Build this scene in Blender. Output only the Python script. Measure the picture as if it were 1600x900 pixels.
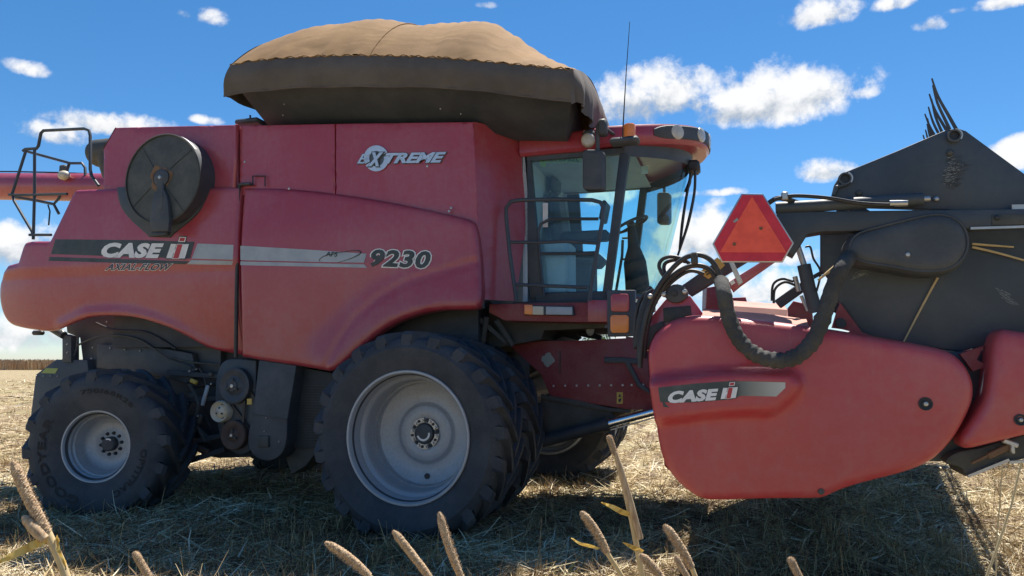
import bpy, math, random
import numpy as np
from mathutils import Vector, Matrix, geometry

for _o in list(bpy.data.objects):
    bpy.data.objects.remove(_o)
scene = bpy.context.scene
COL = scene.collection
random.seed(7)
RNG = np.random.default_rng(11)
R_ = math.radians

# ------------------------------------------------------------------ camera
F = 1150.0
CAM = Vector((2.85, -6.34, 1.65))
PITCH, YAW = R_(5.56), R_(17.0)
cd = bpy.data.cameras.new('camera')
cam = bpy.data.objects.new('camera', cd)
COL.objects.link(cam)
cam.location = CAM
cam.rotation_euler = (math.pi / 2 + PITCH, 0, YAW)
cd.sensor_width = 36.0
cd.lens = 36.0 * F / 1600.0
cd.clip_start = 0.05
cd.clip_end = 6000
scene.camera = cam
CR = cam.rotation_euler.to_matrix()

def ray(px, py):
    return CR @ Vector(((px - 800.0) / F, (450.0 - py) / F, -1.0))
def P(px, py, Y):
    d = ray(px, py)
    return CAM + d * ((Y - CAM.y) / d.y)
def PX(px, py, X):
    d = ray(px, py)
    return CAM + d * ((X - CAM.x) / d.x)
def PD(px, py, dist):
    d = ray(px, py)
    h = Vector((-math.sin(YAW), math.cos(YAW), 0))
    return CAM + d * (dist / d.dot(h))
def G(px, py, z=0.0):
    d = ray(px, py)
    return CAM + d * ((z - CAM.z) / d.z)

# ------------------------------------------------------------------ sun, sky, exposure
SUN_TO = Vector((0.07, 0.42, 1.0)).normalized()
SUN_EL = math.asin(SUN_TO.z)
SUN_AZ = math.atan2(SUN_TO.x, SUN_TO.y)
SKY_STRENGTH = 0.075
sl = bpy.data.lights.new('sun', 'SUN')
sl.energy = 5.0
sl.angle = R_(0.53)
sl.color = (1.0, 0.94, 0.85)
so = bpy.data.objects.new('sun', sl)
COL.objects.link(so)
so.location = (20, 30, 60)
so.rotation_euler = (-SUN_TO).to_track_quat('-Z', 'Y').to_euler()
scene.view_settings.view_transform = 'Standard'
scene.view_settings.look = 'None'
scene.view_settings.exposure = 0.88
scene.view_settings.gamma = 1.0
scene.view_settings.use_curve_mapping = False

# cumulus clouds of the day: (px, py, half width, half height, strength) -> directions on the sky
CLOUDS = [
    (1205, 152, 112, 48, 1.15), (1160, 172, 85, 30, 1.0), (1255, 140, 80, 34, 0.9), (1345, 146, 40, 15, 0.40),
    (1040, 148, 78, 46, 1.1), (985, 165, 60, 42, 1.1), (1085, 160, 40, 24, .8),
    (1282, 22, 60, 26, 0.85), (1398, 6, 34, 14, 0.75), (1455, 38, 26, 16, .7), (1575, 2, 46, 14, .8), (1492, 18, 20, 9, .5),
    (1292, 268, 42, 20, 1.0), (1606, 240, 44, 28, 1.1),
    (1100, 368, 56, 48, 1.1), (1060, 372, 50, 34, .9), (1110, 302, 75, 8, 0.45),
    (185, 197, 105, 21, 0.95), (85, 210, 58, 25, .75), (322, 188, 30, 9, .55),
    (45, 108, 38, 14, 0.55), (330, 28, 28, 17, .5), (290, 22, 18, 11, .42),
    (15, 385, 100, 44, 1.15), (85, 372, 60, 32, .95), (190, 440, 120, 30, .7),
    (1190, 455, 150, 36, 0.8), (1250, 405, 70, 18, .6), (1050, 470, 150, 40, .7), (1420, 470, 160, 40, .7),
    (20, 520, 190, 40, 0.85), (-160, 500, 160, 50, .7), (760, 8, 20, 8, .5),
    (860, 520, 160, 26, 1.1), (500, 500, 200, 40, .7), (1500, 520, 200, 30, .8),
    (930, 300, 60, 26, .7), (1000, 285, 40, 20, .5), (1040, 430, 60, 40, .8), (900, 440, 90, 40, .7),
]
world = bpy.data.worlds.new('World')
scene.world = world
world.use_nodes = True
wt = world.node_tree
for n in list(wt.nodes):
    wt.nodes.remove(n)

class NT:
    """small helper to write node graphs as expressions"""
    def __init__(s, tree):
        s.t = tree
    def n(s, typ, **kw):
        nd = s.t.nodes.new(typ)
        for k, v in kw.items():
            if k.startswith('i_'):
                key = k[2:]
                key = int(key) if key.isdigit() else key
                s.put(nd.inputs[key], v)
            else:
                setattr(nd, k, v)
        return nd
    def put(s, sock, v):
        if isinstance(v, bpy.types.NodeSocket):
            s.t.links.new(v, sock)
        else:
            sock.default_value = v
    def m(s, op, a, b=None, c=None, clamp=False):
        nd = s.t.nodes.new('ShaderNodeMath')
        nd.operation = op
        nd.use_clamp = clamp
        s.put(nd.inputs[0], a)
        if b is not None: s.put(nd.inputs[1], b)
        if c is not None: s.put(nd.inputs[2], c)
        return nd.outputs[0]
    def vm(s, op, a, b=None, out=0):
        nd = s.t.nodes.new('ShaderNodeVectorMath')
        nd.operation = op
        s.put(nd.inputs[0], a)
        if b is not None: s.put(nd.inputs[1], b)
        return nd.outputs[out]
    def noise(s, vec, scale, detail=6, rough=0.55, dist=0.0, out='Fac'):
        nd = s.t.nodes.new('ShaderNodeTexNoise')
        if vec is not None: s.t.links.new(vec, nd.inputs['Vector'])
        s.put(nd.inputs['Scale'], scale)
        nd.inputs['Detail'].default_value = detail
        nd.inputs['Roughness'].default_value = rough
        nd.inputs['Distortion'].default_value = dist
        return nd.outputs[out]
    def ramp(s, fac, stops, interp='LINEAR'):
        nd = s.t.nodes.new('ShaderNodeValToRGB')
        s.put(nd.inputs[0], fac)
        cr = nd.color_ramp
        cr.interpolation = interp
        while len(cr.elements) < len(stops): cr.elements.new(0.5)
        for e, (p, c) in zip(cr.elements, stops):
            e.position = p
            e.color = (*c, 1) if len(c) == 3 else c
        return nd.outputs[0]
    def mix(s, f, a, b, blend='MIX'):
        nd = s.t.nodes.new('ShaderNodeMix')
        nd.data_type = 'RGBA'
        nd.blend_type = blend
        s.put(nd.inputs[0], f)
        s.put(nd.inputs[6], (*a, 1) if isinstance(a, tuple) and len(a) == 3 else a)
        s.put(nd.inputs[7], (*b, 1) if isinstance(b, tuple) and len(b) == 3 else b)
        return nd.outputs[2]
    def smooth(s, x, lo, hi, a=0.0, b=1.0):
        nd = s.t.nodes.new('ShaderNodeMapRange')
        nd.interpolation_type = 'SMOOTHSTEP'
        s.put(nd.inputs[0], x)
        nd.inputs[1].default_value = lo; nd.inputs[2].default_value = hi
        nd.inputs[3].default_value = a; nd.inputs[4].default_value = b
        return nd.outputs[0]

W = NT(wt)
sky = W.n('ShaderNodeTexSky', sky_type='NISHITA', sun_disc=False, sun_elevation=SUN_EL, sun_rotation=SUN_AZ,
          altitude=900, air_density=1.0, dust_density=0.15, ozone_density=3.0)
hs = W.n('ShaderNodeHueSaturation')
hs.inputs['Saturation'].default_value = 1.22
hs.inputs['Value'].default_value = 0.90
hs.inputs['Hue'].default_value = 0.488
wt.links.new(sky.outputs[0], hs.inputs['Color'])
dirv = W.n('ShaderNodeTexCoord').outputs['Generated']
n1 = W.noise(dirv, 9.0, 8, 0.62, 0.3)
n2 = W.noise(dirv, 34.0, 7, 0.6, 0.2)
warp = W.m('ADD', W.m('MULTIPLY', W.m('SUBTRACT', n1, 0.5), 3.0), W.m('MULTIPLY', W.m('SUBTRACT', n2, 0.5), 2.9))
dens = None
lit = None
for (cx, cy, hw, hh, st) in CLOUDS:
    d0 = ray(cx, cy).normalized()
    up = Vector((0, 0, 1))
    ax = d0.cross(up).normalized()
    ay = ax.cross(d0).normalized()
    dist = math.hypot(1.0, math.hypot((cx - 800) / F, (cy - 450) / F))
    u = W.m('MULTIPLY', W.vm('DOT_PRODUCT', dirv, tuple(ax), out=1), F * dist / hw)
    v = W.m('MULTIPLY', W.vm('DOT_PRODUCT', dirv, tuple(ay), out=1), F * dist / hh)
    front = W.m('GREATER_THAN', W.vm('DOT_PRODUCT', dirv, tuple(d0), out=1), 0.3)
    # flat-ish base: below the centre the ellipse is squeezed
    vv = W.m('MULTIPLY', v, W.m('ADD', W.m('MULTIPLY', W.m('LESS_THAN', v, 0.0), 0.35), 1.0))
    q = W.m('SUBTRACT', 1.0, W.m('ADD', W.m('MULTIPLY', u, u), W.m('MULTIPLY', vv, vv)))
    q = W.m('MULTIPLY', W.m('MAXIMUM', q, -1.5), 0.9)
    q = W.m('ADD', q, st - 1.0)
    q = W.m('SUBTRACT', W.m('MULTIPLY', W.m('ADD', q, 2.0), front), 2.0)
    dens = q if dens is None else W.m('MAXIMUM', dens, q)
    w = W.m('MULTIPLY', W.m('MAXIMUM', W.m('ADD', q, 0.3), 0.0), v)
    lit = w if lit is None else W.m('ADD', lit, w)
dd = W.m('ADD', dens, warp)
alpha = W.smooth(dd, -0.42, 0.80)
core = W.smooth(W.m('ADD', W.m('MULTIPLY', lit, 0.8), W.m('MULTIPLY', warp, 0.9)), -0.9, 0.35)
ccol = W.mix(core, (0.46, 0.52, 0.60), (1.0, 1.0, 1.0))
cstr = W.vm('SCALE', ccol)
wt.nodes[-1].inputs['Scale'].default_value = 7.4
blue = W.mix(1.0, hs.outputs[0], (0.86, 0.98, 1.17), 'MULTIPLY')
skyc = W.mix(W.m('MULTIPLY', alpha, 0.97), blue, cstr)
bg = W.n('ShaderNodeBackground', i_Color=skyc, i_Strength=SKY_STRENGTH)
wo = W.n('ShaderNodeOutputWorld')
wt.links.new(bg.outputs[0], wo.inputs[0])

# ------------------------------------------------------------------ materials
def new_mat(name):
    m = bpy.data.materials.new(name)
    m.use_nodes = True
    t = m.node_tree
    b = t.nodes['Principled BSDF']
    return m, NT(t), b

def painted(name, col, rough=0.45, metallic=0.0, dust=0.25, dustcol=(0.33, 0.26, 0.19), scale=3.0, coat=0.0,
            wear=0.12, bump=0.0, streak=0.0):
    m, N, b = new_mat(name)
    pos = N.n('ShaderNodeNewGeometry').outputs['Position']
    a = N.noise(pos, scale, 8, 0.6)
    f = N.noise(pos, scale * 14, 6, 0.65)
    dark = tuple(c * (1 - wear) for c in col)
    lite = tuple(min(1, c * (1 + wear)) for c in col)
    base = N.mix(N.smooth(a, 0.3, 0.7), dark, lite)
    dm = N.m('MULTIPLY', N.smooth(N.m('ADD', N.m('MULTIPLY', a, 0.6), N.m('MULTIPLY', f, 0.4)), 0.38, 0.68), dust)
    if streak:
        sp = N.vm('MULTIPLY', pos, (22.0, 22.0, 0.9))
        dm = N.m('ADD', dm, N.m('MULTIPLY', N.smooth(N.noise(sp, 1.0, 4, .6), 0.52, 0.75), streak), clamp=True)
    N.put(b.inputs['Base Color'], N.mix(dm, base, dustcol))
    N.put(b.inputs['Roughness'], N.m('ADD', N.m('MULTIPLY', f, 0.25), rough - 0.12 + dust * 0.15))
    b.inputs['Metallic'].default_value = metallic
    if coat:
        b.inputs['Coat Weight'].default_value = coat
        b.inputs['Coat Roughness'].default_value = 0.18
    if bump:
        bp = N.n('ShaderNodeBump')
        bp.inputs['Strength'].default_value = bump
        bp.inputs['Distance'].default_value = 0.02
        N.put(bp.inputs['Height'], f)
        N.put(b.inputs['Normal'], bp.outputs[0])
    return m

M = {}
M['red'] = painted('red_paint', (0.36, 0.036, 0.056), 0.33, dust=0.30, dustcol=(0.33, 0.18, 0.19), coat=0.5, scale=1.1, wear=0.05, streak=0.10)
M['red_plastic'] = painted('red_plastic', (0.43, 0.045, 0.055), 0.38, dust=0.30, dustcol=(0.40, 0.21, 0.19), scale=1.2, wear=0.06, bump=0.02, streak=0.08, coat=0.25)
M['red_dull'] = painted('dull_red_paint', (0.24, 0.026, 0.036), 0.55, dust=0.5, dustcol=(0.22, 0.15, 0.14), scale=3)
M['pink'] = painted('faded_red_paint', (0.46, 0.18, 0.13), 0.6, dust=0.4, dustcol=(0.5, 0.33, 0.25), scale=3)
M['black'] = painted('black_paint', (0.044, 0.056, 0.070), 0.5, dust=0.22, dustcol=(0.14, 0.14, 0.14), scale=2.5, streak=0.06)
M['black_plastic'] = painted('black_plastic', (0.048, 0.056, 0.066), 0.55, dust=0.26, dustcol=(0.14, 0.135, 0.13), scale=5)
M['dark'] = painted('dark_greasy_metal', (0.028, 0.034, 0.042), 0.6, dust=0.3, dustcol=(0.09, 0.088, 0.083), scale=4)
M['olive'] = painted('dusty_dark_steel', (0.055, 0.058, 0.054), 0.6, dust=0.5, dustcol=(0.12, 0.112, 0.095), scale=4)
M['screen'] = painted('dusty_screen', (0.055, 0.066, 0.068), 0.65, dust=0.4, dustcol=(0.15, 0.14, 0.115), scale=5)
M['rubber'] = painted('tyre_rubber', (0.034, 0.040, 0.050), 0.66, dust=0.42, dustcol=(0.105, 0.105, 0.104), scale=3.2, bump=0.25)
M['letter_rubber'] = painted('tyre_letter_rubber', (0.016, 0.016, 0.018), 0.7, dust=0.2, dustcol=(0.06, 0.05, 0.04))
M['rim'] = painted('silver_rim_paint', (0.40, 0.43, 0.47), 0.42, metallic=0.25, dust=0.55, dustcol=(0.25, 0.235, 0.215), scale=3.2, wear=0.08, streak=0.12)
M['steel'] = painted('bare_steel', (0.5, 0.5, 0.49), 0.4, metallic=0.8, dust=0.3, scale=8)
M['chrome'] = painted('chrome_rod', (0.75, 0.76, 0.78), 0.22, metallic=1.0, dust=0.05, scale=8)
M['rust'] = painted('rusty_dust', (0.16, 0.085, 0.045), 0.8, dust=0.5, dustcol=(0.22, 0.16, 0.10), scale=12)
M['brown'] = painted('brown_pulley', (0.075, 0.045, 0.035), 0.7, dust=0.4, dustcol=(0.13, 0.1, 0.08), scale=10)
M['cream'] = painted('cream_pulley', (0.62, 0.55, 0.42), 0.5, dust=0.35, dustcol=(0.3, 0.25, 0.18), scale=12)
M['white'] = painted('white_decal', (0.78, 0.78, 0.77), 0.5, dust=0.2, dustcol=(0.5, 0.44, 0.38), scale=9)
M['decal_dark'] = painted('dark_green_decal', (0.035, 0.05, 0.052), 0.45, dust=0.25, dustcol=(0.14, 0.13, 0.11), scale=6)
M['decal_grey'] = painted('silver_decal', (0.36, 0.40, 0.43), 0.45, dust=0.2, dustcol=(0.4, 0.35, 0.3), scale=6)
M['decal_red'] = painted('red_decal', (0.46, 0.03, 0.04), 0.45, dust=0.15)
M['decal_navy'] = painted('navy_decal', (0.025, 0.035, 0.10), 0.45, dust=0.15)
M['yellow'] = painted('yellow_warning_label', (0.62, 0.40, 0.07), 0.5, dust=0.25, scale=9)
M['silver'] = painted('silver_badge', (0.62, 0.64, 0.67), 0.33, metallic=0.55, dust=0.12, scale=12)
M['badge_dark'] = painted('dark_badge', (0.10, 0.115, 0.125), 0.4, metallic=0.3, dust=0.1)
M['sleeve'] = painted('dusty_hose_sleeve', (0.055, 0.056, 0.056), 0.85, dust=0.45, dustcol=(0.14, 0.125, 0.105), scale=9, bump=0.5)
M['hose'] = painted('black_rubber_hose', (0.02, 0.02, 0.022), 0.45, dust=0.25, dustcol=(0.1, 0.09, 0.07), scale=9)
M['seat'] = painted('grey_seat_cloth', (0.11, 0.115, 0.12), 0.9, dust=0.2)
M['trim'] = painted('grey_cab_trim', (0.55, 0.62, 0.68), 0.8, dust=0.2)
M['straw_stem'] = painted('dry_stem', (0.55, 0.42, 0.22), 0.7, dust=0.2, dustcol=(0.35, 0.24, 0.11), scale=30)
M['smv_orange'] = painted('orange_fluorescent_sheet', (0.92, 0.095, 0.05), 0.5, dust=0.12, dustcol=(0.5, 0.2, 0.1), scale=14)
M['smv_red'] = painted('red_reflective_sheet', (0.60, 0.012, 0.03), 0.35, dust=0.05, scale=14)
M['grey_lid'] = painted('grey_putty', (0.30, 0.33, 0.32), 0.7, dust=0.2)
M['lens_amber'] = painted('amber_lens', (0.85, 0.24, 0.04), 0.3, dust=0.15, coat=0.4)
M['lens_red'] = painted('red_lens', (0.42, 0.05, 0.06), 0.3, dust=0.2, dustcol=(0.4, 0.2, 0.18), coat=0.4)
M['lens_clear'] = painted('work_lamp_lens', (0.52, 0.48, 0.42), 0.25, dust=0.3, dustcol=(0.42, 0.35, 0.26), coat=0.6, scale=16)
M['sticker_green'] = painted('yellow_green_sticker', (0.30, 0.38, 0.10), 0.5, dust=0.2)

def tarp_mat(name, c1, c2):
    m, N, b = new_mat(name)
    pos = N.n('ShaderNodeNewGeometry').outputs['Position']
    a = N.noise(pos, 2.2, 8, 0.62)
    f = N.noise(pos, 60, 4, 0.6)
    w = N.n('ShaderNodeTexWave', wave_type='BANDS', bands_direction='X')
    N.put(w.inputs['Vector'], pos)
    w.inputs['Scale'].default_value = 26
    w.inputs['Distortion'].default_value = 3.5
    w.inputs['Detail'].default_value = 3
    base = N.mix(N.smooth(a, 0.3, 0.72), c1, c2)
    N.put(b.inputs['Base Color'], N.mix(N.m('MULTIPLY', f, 0.2), base, tuple(c * 0.55 for c in c1)))
    b.inputs['Roughness'].default_value = 0.92
    bp = N.n('ShaderNodeBump')
    bp.inputs['Strength'].default_value = 0.22
    bp.inputs['Distance'].default_value = 0.02
    N.put(bp.inputs['Height'], N.m('ADD', N.m('MULTIPLY', w.outputs['Fac'], 0.06), N.m('ADD', N.m('MULTIPLY', N.noise(N.vm('MULTIPLY', pos, (1.1, 3.0, 1.8)), 1.0, 2, .4, 1.6), 2.6), N.m('MULTIPLY', N.noise(N.vm('MULTIPLY', pos, (8.0, 2.0, 5.0)), 1.0, 2, .4, .8), 0.10))))
    N.put(b.inputs['Normal'], bp.outputs[0])
    return m
M['tarp'] = tarp_mat('tan_canvas', (0.205, 0.108, 0.034), (0.285, 0.158, 0.055))
M['tarp_skirt'] = tarp_mat('brown_canvas', (0.098, 0.084, 0.074), (0.140, 0.120, 0.104))

def glass_mat(name, tint, refl=0.9, film=0.03, filmcol=(0.30, 0.27, 0.22)):
    m = bpy.data.materials.new(name)
    m.use_nodes = True
    t = m.node_tree
    N = NT(t)
    t.nodes.remove(t.nodes['Principled BSDF'])
    out = t.nodes['Material Output']
    tr = N.n('ShaderNodeBsdfTransparent', i_Color=(*tint, 1))
    gl = N.n('ShaderNodeBsdfGlossy', i_Color=(0.9, 0.95, 1, 1), i_Roughness=0.03)
    df = N.n('ShaderNodeBsdfDiffuse', i_Color=(*filmcol, 1))
    pos = N.n('ShaderNodeNewGeometry').outputs['Position']
    dust = N.m('MULTIPLY', N.smooth(N.noise(pos, 3.0, 7, .65), 0.35, 0.8), 0.09)
    fr = N.n('ShaderNodeFresnel', i_IOR=1.5)
    m1 = N.n('ShaderNodeMixShader')
    N.put(m1.inputs[0], N.m('MULTIPLY', fr.outputs[0], refl))
    t.links.new(tr.outputs[0], m1.inputs[1]); t.links.new(gl.outputs[0], m1.inputs[2])
    m2 = N.n('ShaderNodeMixShader')
    N.put(m2.inputs[0], N.m('ADD', dust, film))
    t.links.new(m1.outputs[0], m2.inputs[1]); t.links.new(df.outputs[0], m2.inputs[2])
    t.links.new(m2.outputs[0], out.inputs[0])
    return m
M['glass'] = glass_mat('tinted_windscreen_glass', (0.74, 0.97, 0.95), 0.30, 0.0)
M['glass_side'] = glass_mat('tinted_side_glass', (0.72, 0.96, 1.0), 0.9, 0.10, (0.26, 0.42, 0.52))  # even blue film stands in for sky reflected in the side glass
M['mirror'] = painted('mirror_glass', (0.7, 0.72, 0.74), 0.14, metallic=1.0, dust=0.1)

def fade_mat(name, a, b_, axis_from, axis_to):
    """decal printed with a fade from one ink to another along its length"""
    m, N, b = new_mat(name)
    pos = N.n('ShaderNodeNewGeometry').outputs['Position']
    d = Vector(axis_to) - Vector(axis_from)
    L = d.length
    s = N.m('DIVIDE', N.vm('DOT_PRODUCT', N.vm('SUBTRACT', pos, tuple(axis_from)), tuple(d / L), out=1), L)
    col = N.ramp(s, [(0.0, a), (1.0, b_)])
    dn = N.m('MULTIPLY', N.smooth(N.noise(pos, 6, 6, .6), .4, .75), 0.2)
    N.put(b.inputs['Base Color'], N.mix(dn, col, (0.3, 0.26, 0.21)))
    b.inputs['Roughness'].default_value = 0.45
    return m

def attr_mat(name, stops, rough=0.8, trans=0.0):
    m, N, b = new_mat(name)
    at = N.n('ShaderNodeAttribute', attribute_name='tone')
    c = N.ramp(at.outputs['Fac'], stops)
    N.put(b.inputs['Base Color'], c)
    b.inputs['Roughness'].default_value = rough
    if trans:
        out = m.node_tree.nodes['Material Output']
        tl = N.n('ShaderNodeBsdfTranslucent', i_Color=c)
        mx = N.n('ShaderNodeMixShader')
        mx.inputs[0].default_value = trans
        m.node_tree.links.new(b.outputs[0], mx.inputs[1])
        m.node_tree.links.new(tl.outputs[0], mx.inputs[2])
        m.node_tree.links.new(mx.outputs[0], out.inputs[0])
    return m
STRAW = [(0.0, (0.085, 0.05, 0.032)), (0.25, (0.20, 0.125, 0.062)), (0.58, (0.46, 0.345, 0.178)), (0.85, (0.67, 0.56, 0.34)), (1.0, (0.80, 0.72, 0.52))]
M['straw'] = attr_mat('dry_straw', STRAW, 0.75, 0.15)
M['stubble'] = attr_mat('stubble_stalks', [(0.0, (0.09, 0.045, 0.02)), (0.4, (0.28, 0.17, 0.075)), (0.8, (0.52, 0.38, 0.18)), (1.0, (0.62, 0.50, 0.26))], 0.75, 0.15)
M['crop'] = attr_mat('ripe_crop', [(0.0, (0.16, 0.095, 0.055)), (0.5, (0.38, 0.25, 0.14)), (1.0, (0.56, 0.41, 0.25))], 0.85, 0.1)
M['leaf'] = attr_mat('tree_leaf', [(0.0, (0.04, 0.07, 0.02)), (1.0, (0.12, 0.17, 0.05))], 0.7, 0.25)
M['weed'] = attr_mat('green_weed', [(0.0, (0.06, 0.10, 0.025)), (1.0, (0.20, 0.22, 0.07))], 0.7, 0.25)
M['millet'] = attr_mat('millet_spike', [(0.0, (0.22, 0.13, 0.07)), (0.5, (0.46, 0.32, 0.19)), (1.0, (0.64, 0.50, 0.34))], 0.9, 0.05)
M['dry_leaf'] = attr_mat('dry_leaf_blade', [(0.0, (0.30, 0.16, 0.05)), (0.5, (0.62, 0.42, 0.10)), (1.0, (0.72, 0.58, 0.22))], 0.6, 0.3)

def ground_mat():
    m, N, b = new_mat('stubble_field_soil')
    pos = N.n('ShaderNodeNewGeometry').outputs['Position']
    a = N.noise(pos, 0.35, 6, 0.6)
    c = N.noise(pos, 9, 8, 0.7)
    st = N.vm('MULTIPLY', pos, (38.0, 9.0, 20.0))
    e = N.noise(st, 1.0, 5, 0.65, 1.2)
    # sowing rows
    w = N.n('ShaderNodeTexWave', wave_type='BANDS', bands_direction='X')
    N.put(w.inputs['Vector'], pos)
    w.inputs['Scale'].default_value = 0.6
    w.inputs['Distortion'].default_value = 1.22
    w.inputs['Detail'].default_value = 2
    s = N.m('ADD', N.m('ADD', N.m('MULTIPLY', c, 0.45), N.m('MULTIPLY', e, 0.40)), N.m('MULTIPLY', w.outputs['Fac'], 0.10))
    col = N.ramp(s, [(0.30, (0.06, 0.038, 0.024)), (0.44, (0.17, 0.11, 0.065)), (0.52, (0.43, 0.34, 0.19)), (0.66, (0.64, 0.55, 0.35))])
    green = N.m('MULTIPLY', N.smooth(a, 0.46, 0.62), 0.45)
    N.put(b.inputs['Base Color'], N.mix(green, col, (0.24, 0.23, 0.085)))
    b.inputs['Roughness'].default_value = 0.95
    bp = N.n('ShaderNodeBump')
    bp.inputs['Strength'].default_value = 0.9
    bp.inputs['Distance'].default_value = 0.05
    N.put(bp.inputs['Height'], s)
    N.put(b.inputs['Normal'], bp.outputs[0])
    return m
M['ground'] = ground_mat()

# ------------------------------------------------------------------ mesh helpers
WL = {}
def tag(o, label=None, cat=None, group=None, kind=None):
    if label: o['label'] = label
    if cat: o['category'] = cat
    if group: o['group'] = group
    if kind: o['kind'] = kind
    return o
def empty(name, loc, label, cat, group=None):
    o = bpy.data.objects.new(name, None)
    COL.objects.link(o)
    o.location = loc
    o.empty_display_size = 0.3
    WL[o.name] = Vector(loc)
    return tag(o, label, cat, group)

class MB:
    def __init__(s):
        s.v = []; s.f = []
    def add(s, vs, fs):
        k = len(s.v)
        s.v.extend([tuple(v) for v in vs])
        s.f.extend([tuple(i + k for i in f) for f in fs])
        return s
    def box(s, c, size, rot=None, bev=0.0):
        hx, hy, hz = size[0] / 2, size[1] / 2, size[2] / 2
        c = Vector(c)
        if bev <= 0:
            vs = [Vector((x, y, z)) for x in (-hx, hx) for y in (-hy, hy) for z in (-hz, hz)]
            fs = [(0, 1, 3, 2), (4, 6, 7, 5), (0, 4, 5, 1), (2, 3, 7, 6), (0, 2, 6, 4), (1, 5, 7, 3)]
        else:
            bev = min(bev, hx * .9, hy * .9, hz * .9)
            vs = []; idx = {}
            for sx in (-1, 1):
                for sy in (-1, 1):
                    for sz in (-1, 1):
                        for ax in range(3):
                            p = [sx * (hx - bev), sy * (hy - bev), sz * (hz - bev)]
                            p[ax] = (sx * hx, sy * hy, sz * hz)[ax]
                            idx[(sx, sy, sz, ax)] = len(vs); vs.append(Vector(p))
            fs = []
            for ax in range(3):
                a, b = [i for i in range(3) if i != ax]
                for sg in (-1, 1):
                    loop = []
                    for (u, w) in ((-1, -1), (1, -1), (1, 1), (-1, 1)):
                        k = [0, 0, 0]; k[ax] = sg; k[a] = u; k[b] = w
                        loop.append(idx[(*k, ax)])
                    fs.append(tuple(loop))
                for u in (-1, 1):
                    for w in (-1, 1):
                        q = []
                        for sg, face in ((-1, a), (1, a), (1, b), (-1, b)):
                            k = [0, 0, 0]; k[ax] = sg; k[a] = u; k[b] = w
                            q.append(idx[(*k, face)])
                        fs.append(tuple(q))
            for sx in (-1, 1):
                for sy in (-1, 1):
                    for sz in (-1, 1):
                        fs.append(tuple(idx[(sx, sy, sz, ax)] for ax in range(3)))
        if rot is not None: vs = [rot @ v for v in vs]
        return s.add([v + c for v in vs], fs)
    def bb(s, x0, x1, y0, y1, z0, z1, bev=0.0):
        return s.box(((x0 + x1) / 2, (y0 + y1) / 2, (z0 + z1) / 2), (abs(x1 - x0), abs(y1 - y0), abs(z1 - z0)), None, bev)
    def beam(s, a, b, w, h, bev=0.0, up=Vector((0, 0, 1))):
        a = Vector(a); b = Vector(b)
        x = (b - a).normalized()
        y = up.cross(x)
        if y.length < 1e-4: y = Vector((0, 1, 0)).cross(x)
        y.normalize()
        z = x.cross(y)
        rot = Matrix((x, y, z)).transposed()
        return s.box((a + b) / 2, ((b - a).length, w, h), rot, bev)
    def tube(s, pts, r, n=10, cap=True, spline=False, sub=6):
        pts = [Vector(p) for p in pts]
        rr = list(r) if isinstance(r, (list, tuple)) else [r] * len(pts)
        if spline and len(pts) > 2:
            np_, nr = [], []
            m = len(pts)
            for i in range(m - 1):
                p0 = pts[max(i - 1, 0)]; p1 = pts[i]; p2 = pts[i + 1]; p3 = pts[min(i + 2, m - 1)]
                for k in range(sub):
                    t = k / sub
                    np_.append(0.5 * ((2 * p1) + (p2 - p0) * t + (2 * p0 - 5 * p1 + 4 * p2 - p3) * t * t + (3 * p1 - p0 - 3 * p2 + p3) * t ** 3))
                    nr.append(rr[i] * (1 - t) + rr[i + 1] * t)
            np_.append(pts[-1]); nr.append(rr[-1])
            pts, rr = np_, nr
        m = len(pts)
        tang = []
        for i in range(m):
            d = pts[min(i + 1, m - 1)] - pts[max(i - 1, 0)]
            tang.append(d.normalized() if d.length > 1e-9 else Vector((0, 0, 1)))
        ref = Vector((0, 0, 1)) if abs(tang[0].z) < 0.9 else Vector((1, 0, 0))
        nrm = (ref - tang[0] * ref.dot(tang[0])).normalized()
        vs, fs = [], []
        for i in range(m):
            nrm = (nrm - tang[i] * nrm.dot(tang[i]))
            nrm = nrm.normalized() if nrm.length > 1e-6 else tang[i].orthogonal().normalized()
            bn = tang[i].cross(nrm)
            for k in range(n):
                a = 2 * math.pi * k / n
                vs.append(pts[i] + (nrm * math.cos(a) + bn * math.sin(a)) * rr[i])
        for i in range(m - 1):
            for k in range(n):
                k2 = (k + 1) % n
                fs.append((i * n + k, i * n + k2, (i + 1) * n + k2, (i + 1) * n + k))
        if cap:
            fs.append(tuple(range(n - 1, -1, -1)))
            fs.append(tuple((m - 1) * n + k for k in range(n)))
        return s.add(vs, fs)
    def lathe(s, prof, c=(0, 0, 0), axis=(0, 1, 0), n=48, cap0=False, cap1=False):
        """prof: list of (radius, distance along axis)"""
        ax = Vector(axis).normalized()
        u = ax.orthogonal().normalized() if abs(ax.y) < 0.99 else Vector((1, 0, 0))
        w = ax.cross(u)
        c = Vector(c)
        vs, fs = [], []
        for (r, h) in prof:
            for k in range(n):
                a = 2 * math.pi * k / n
                vs.append(c + ax * h + (u * math.cos(a) + w * math.sin(a)) * r)
        for i in range(len(prof) - 1):
            for k in range(n):
                k2 = (k + 1) % n
                fs.append((i * n + k, i * n + k2, (i + 1) * n + k2, (i + 1) * n + k))
        if cap0: fs.append(tuple(range(n)))
        if cap1: fs.append(tuple((len(prof) - 1) * n + k for k in range(n)))
        return s.add(vs, fs)
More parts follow.
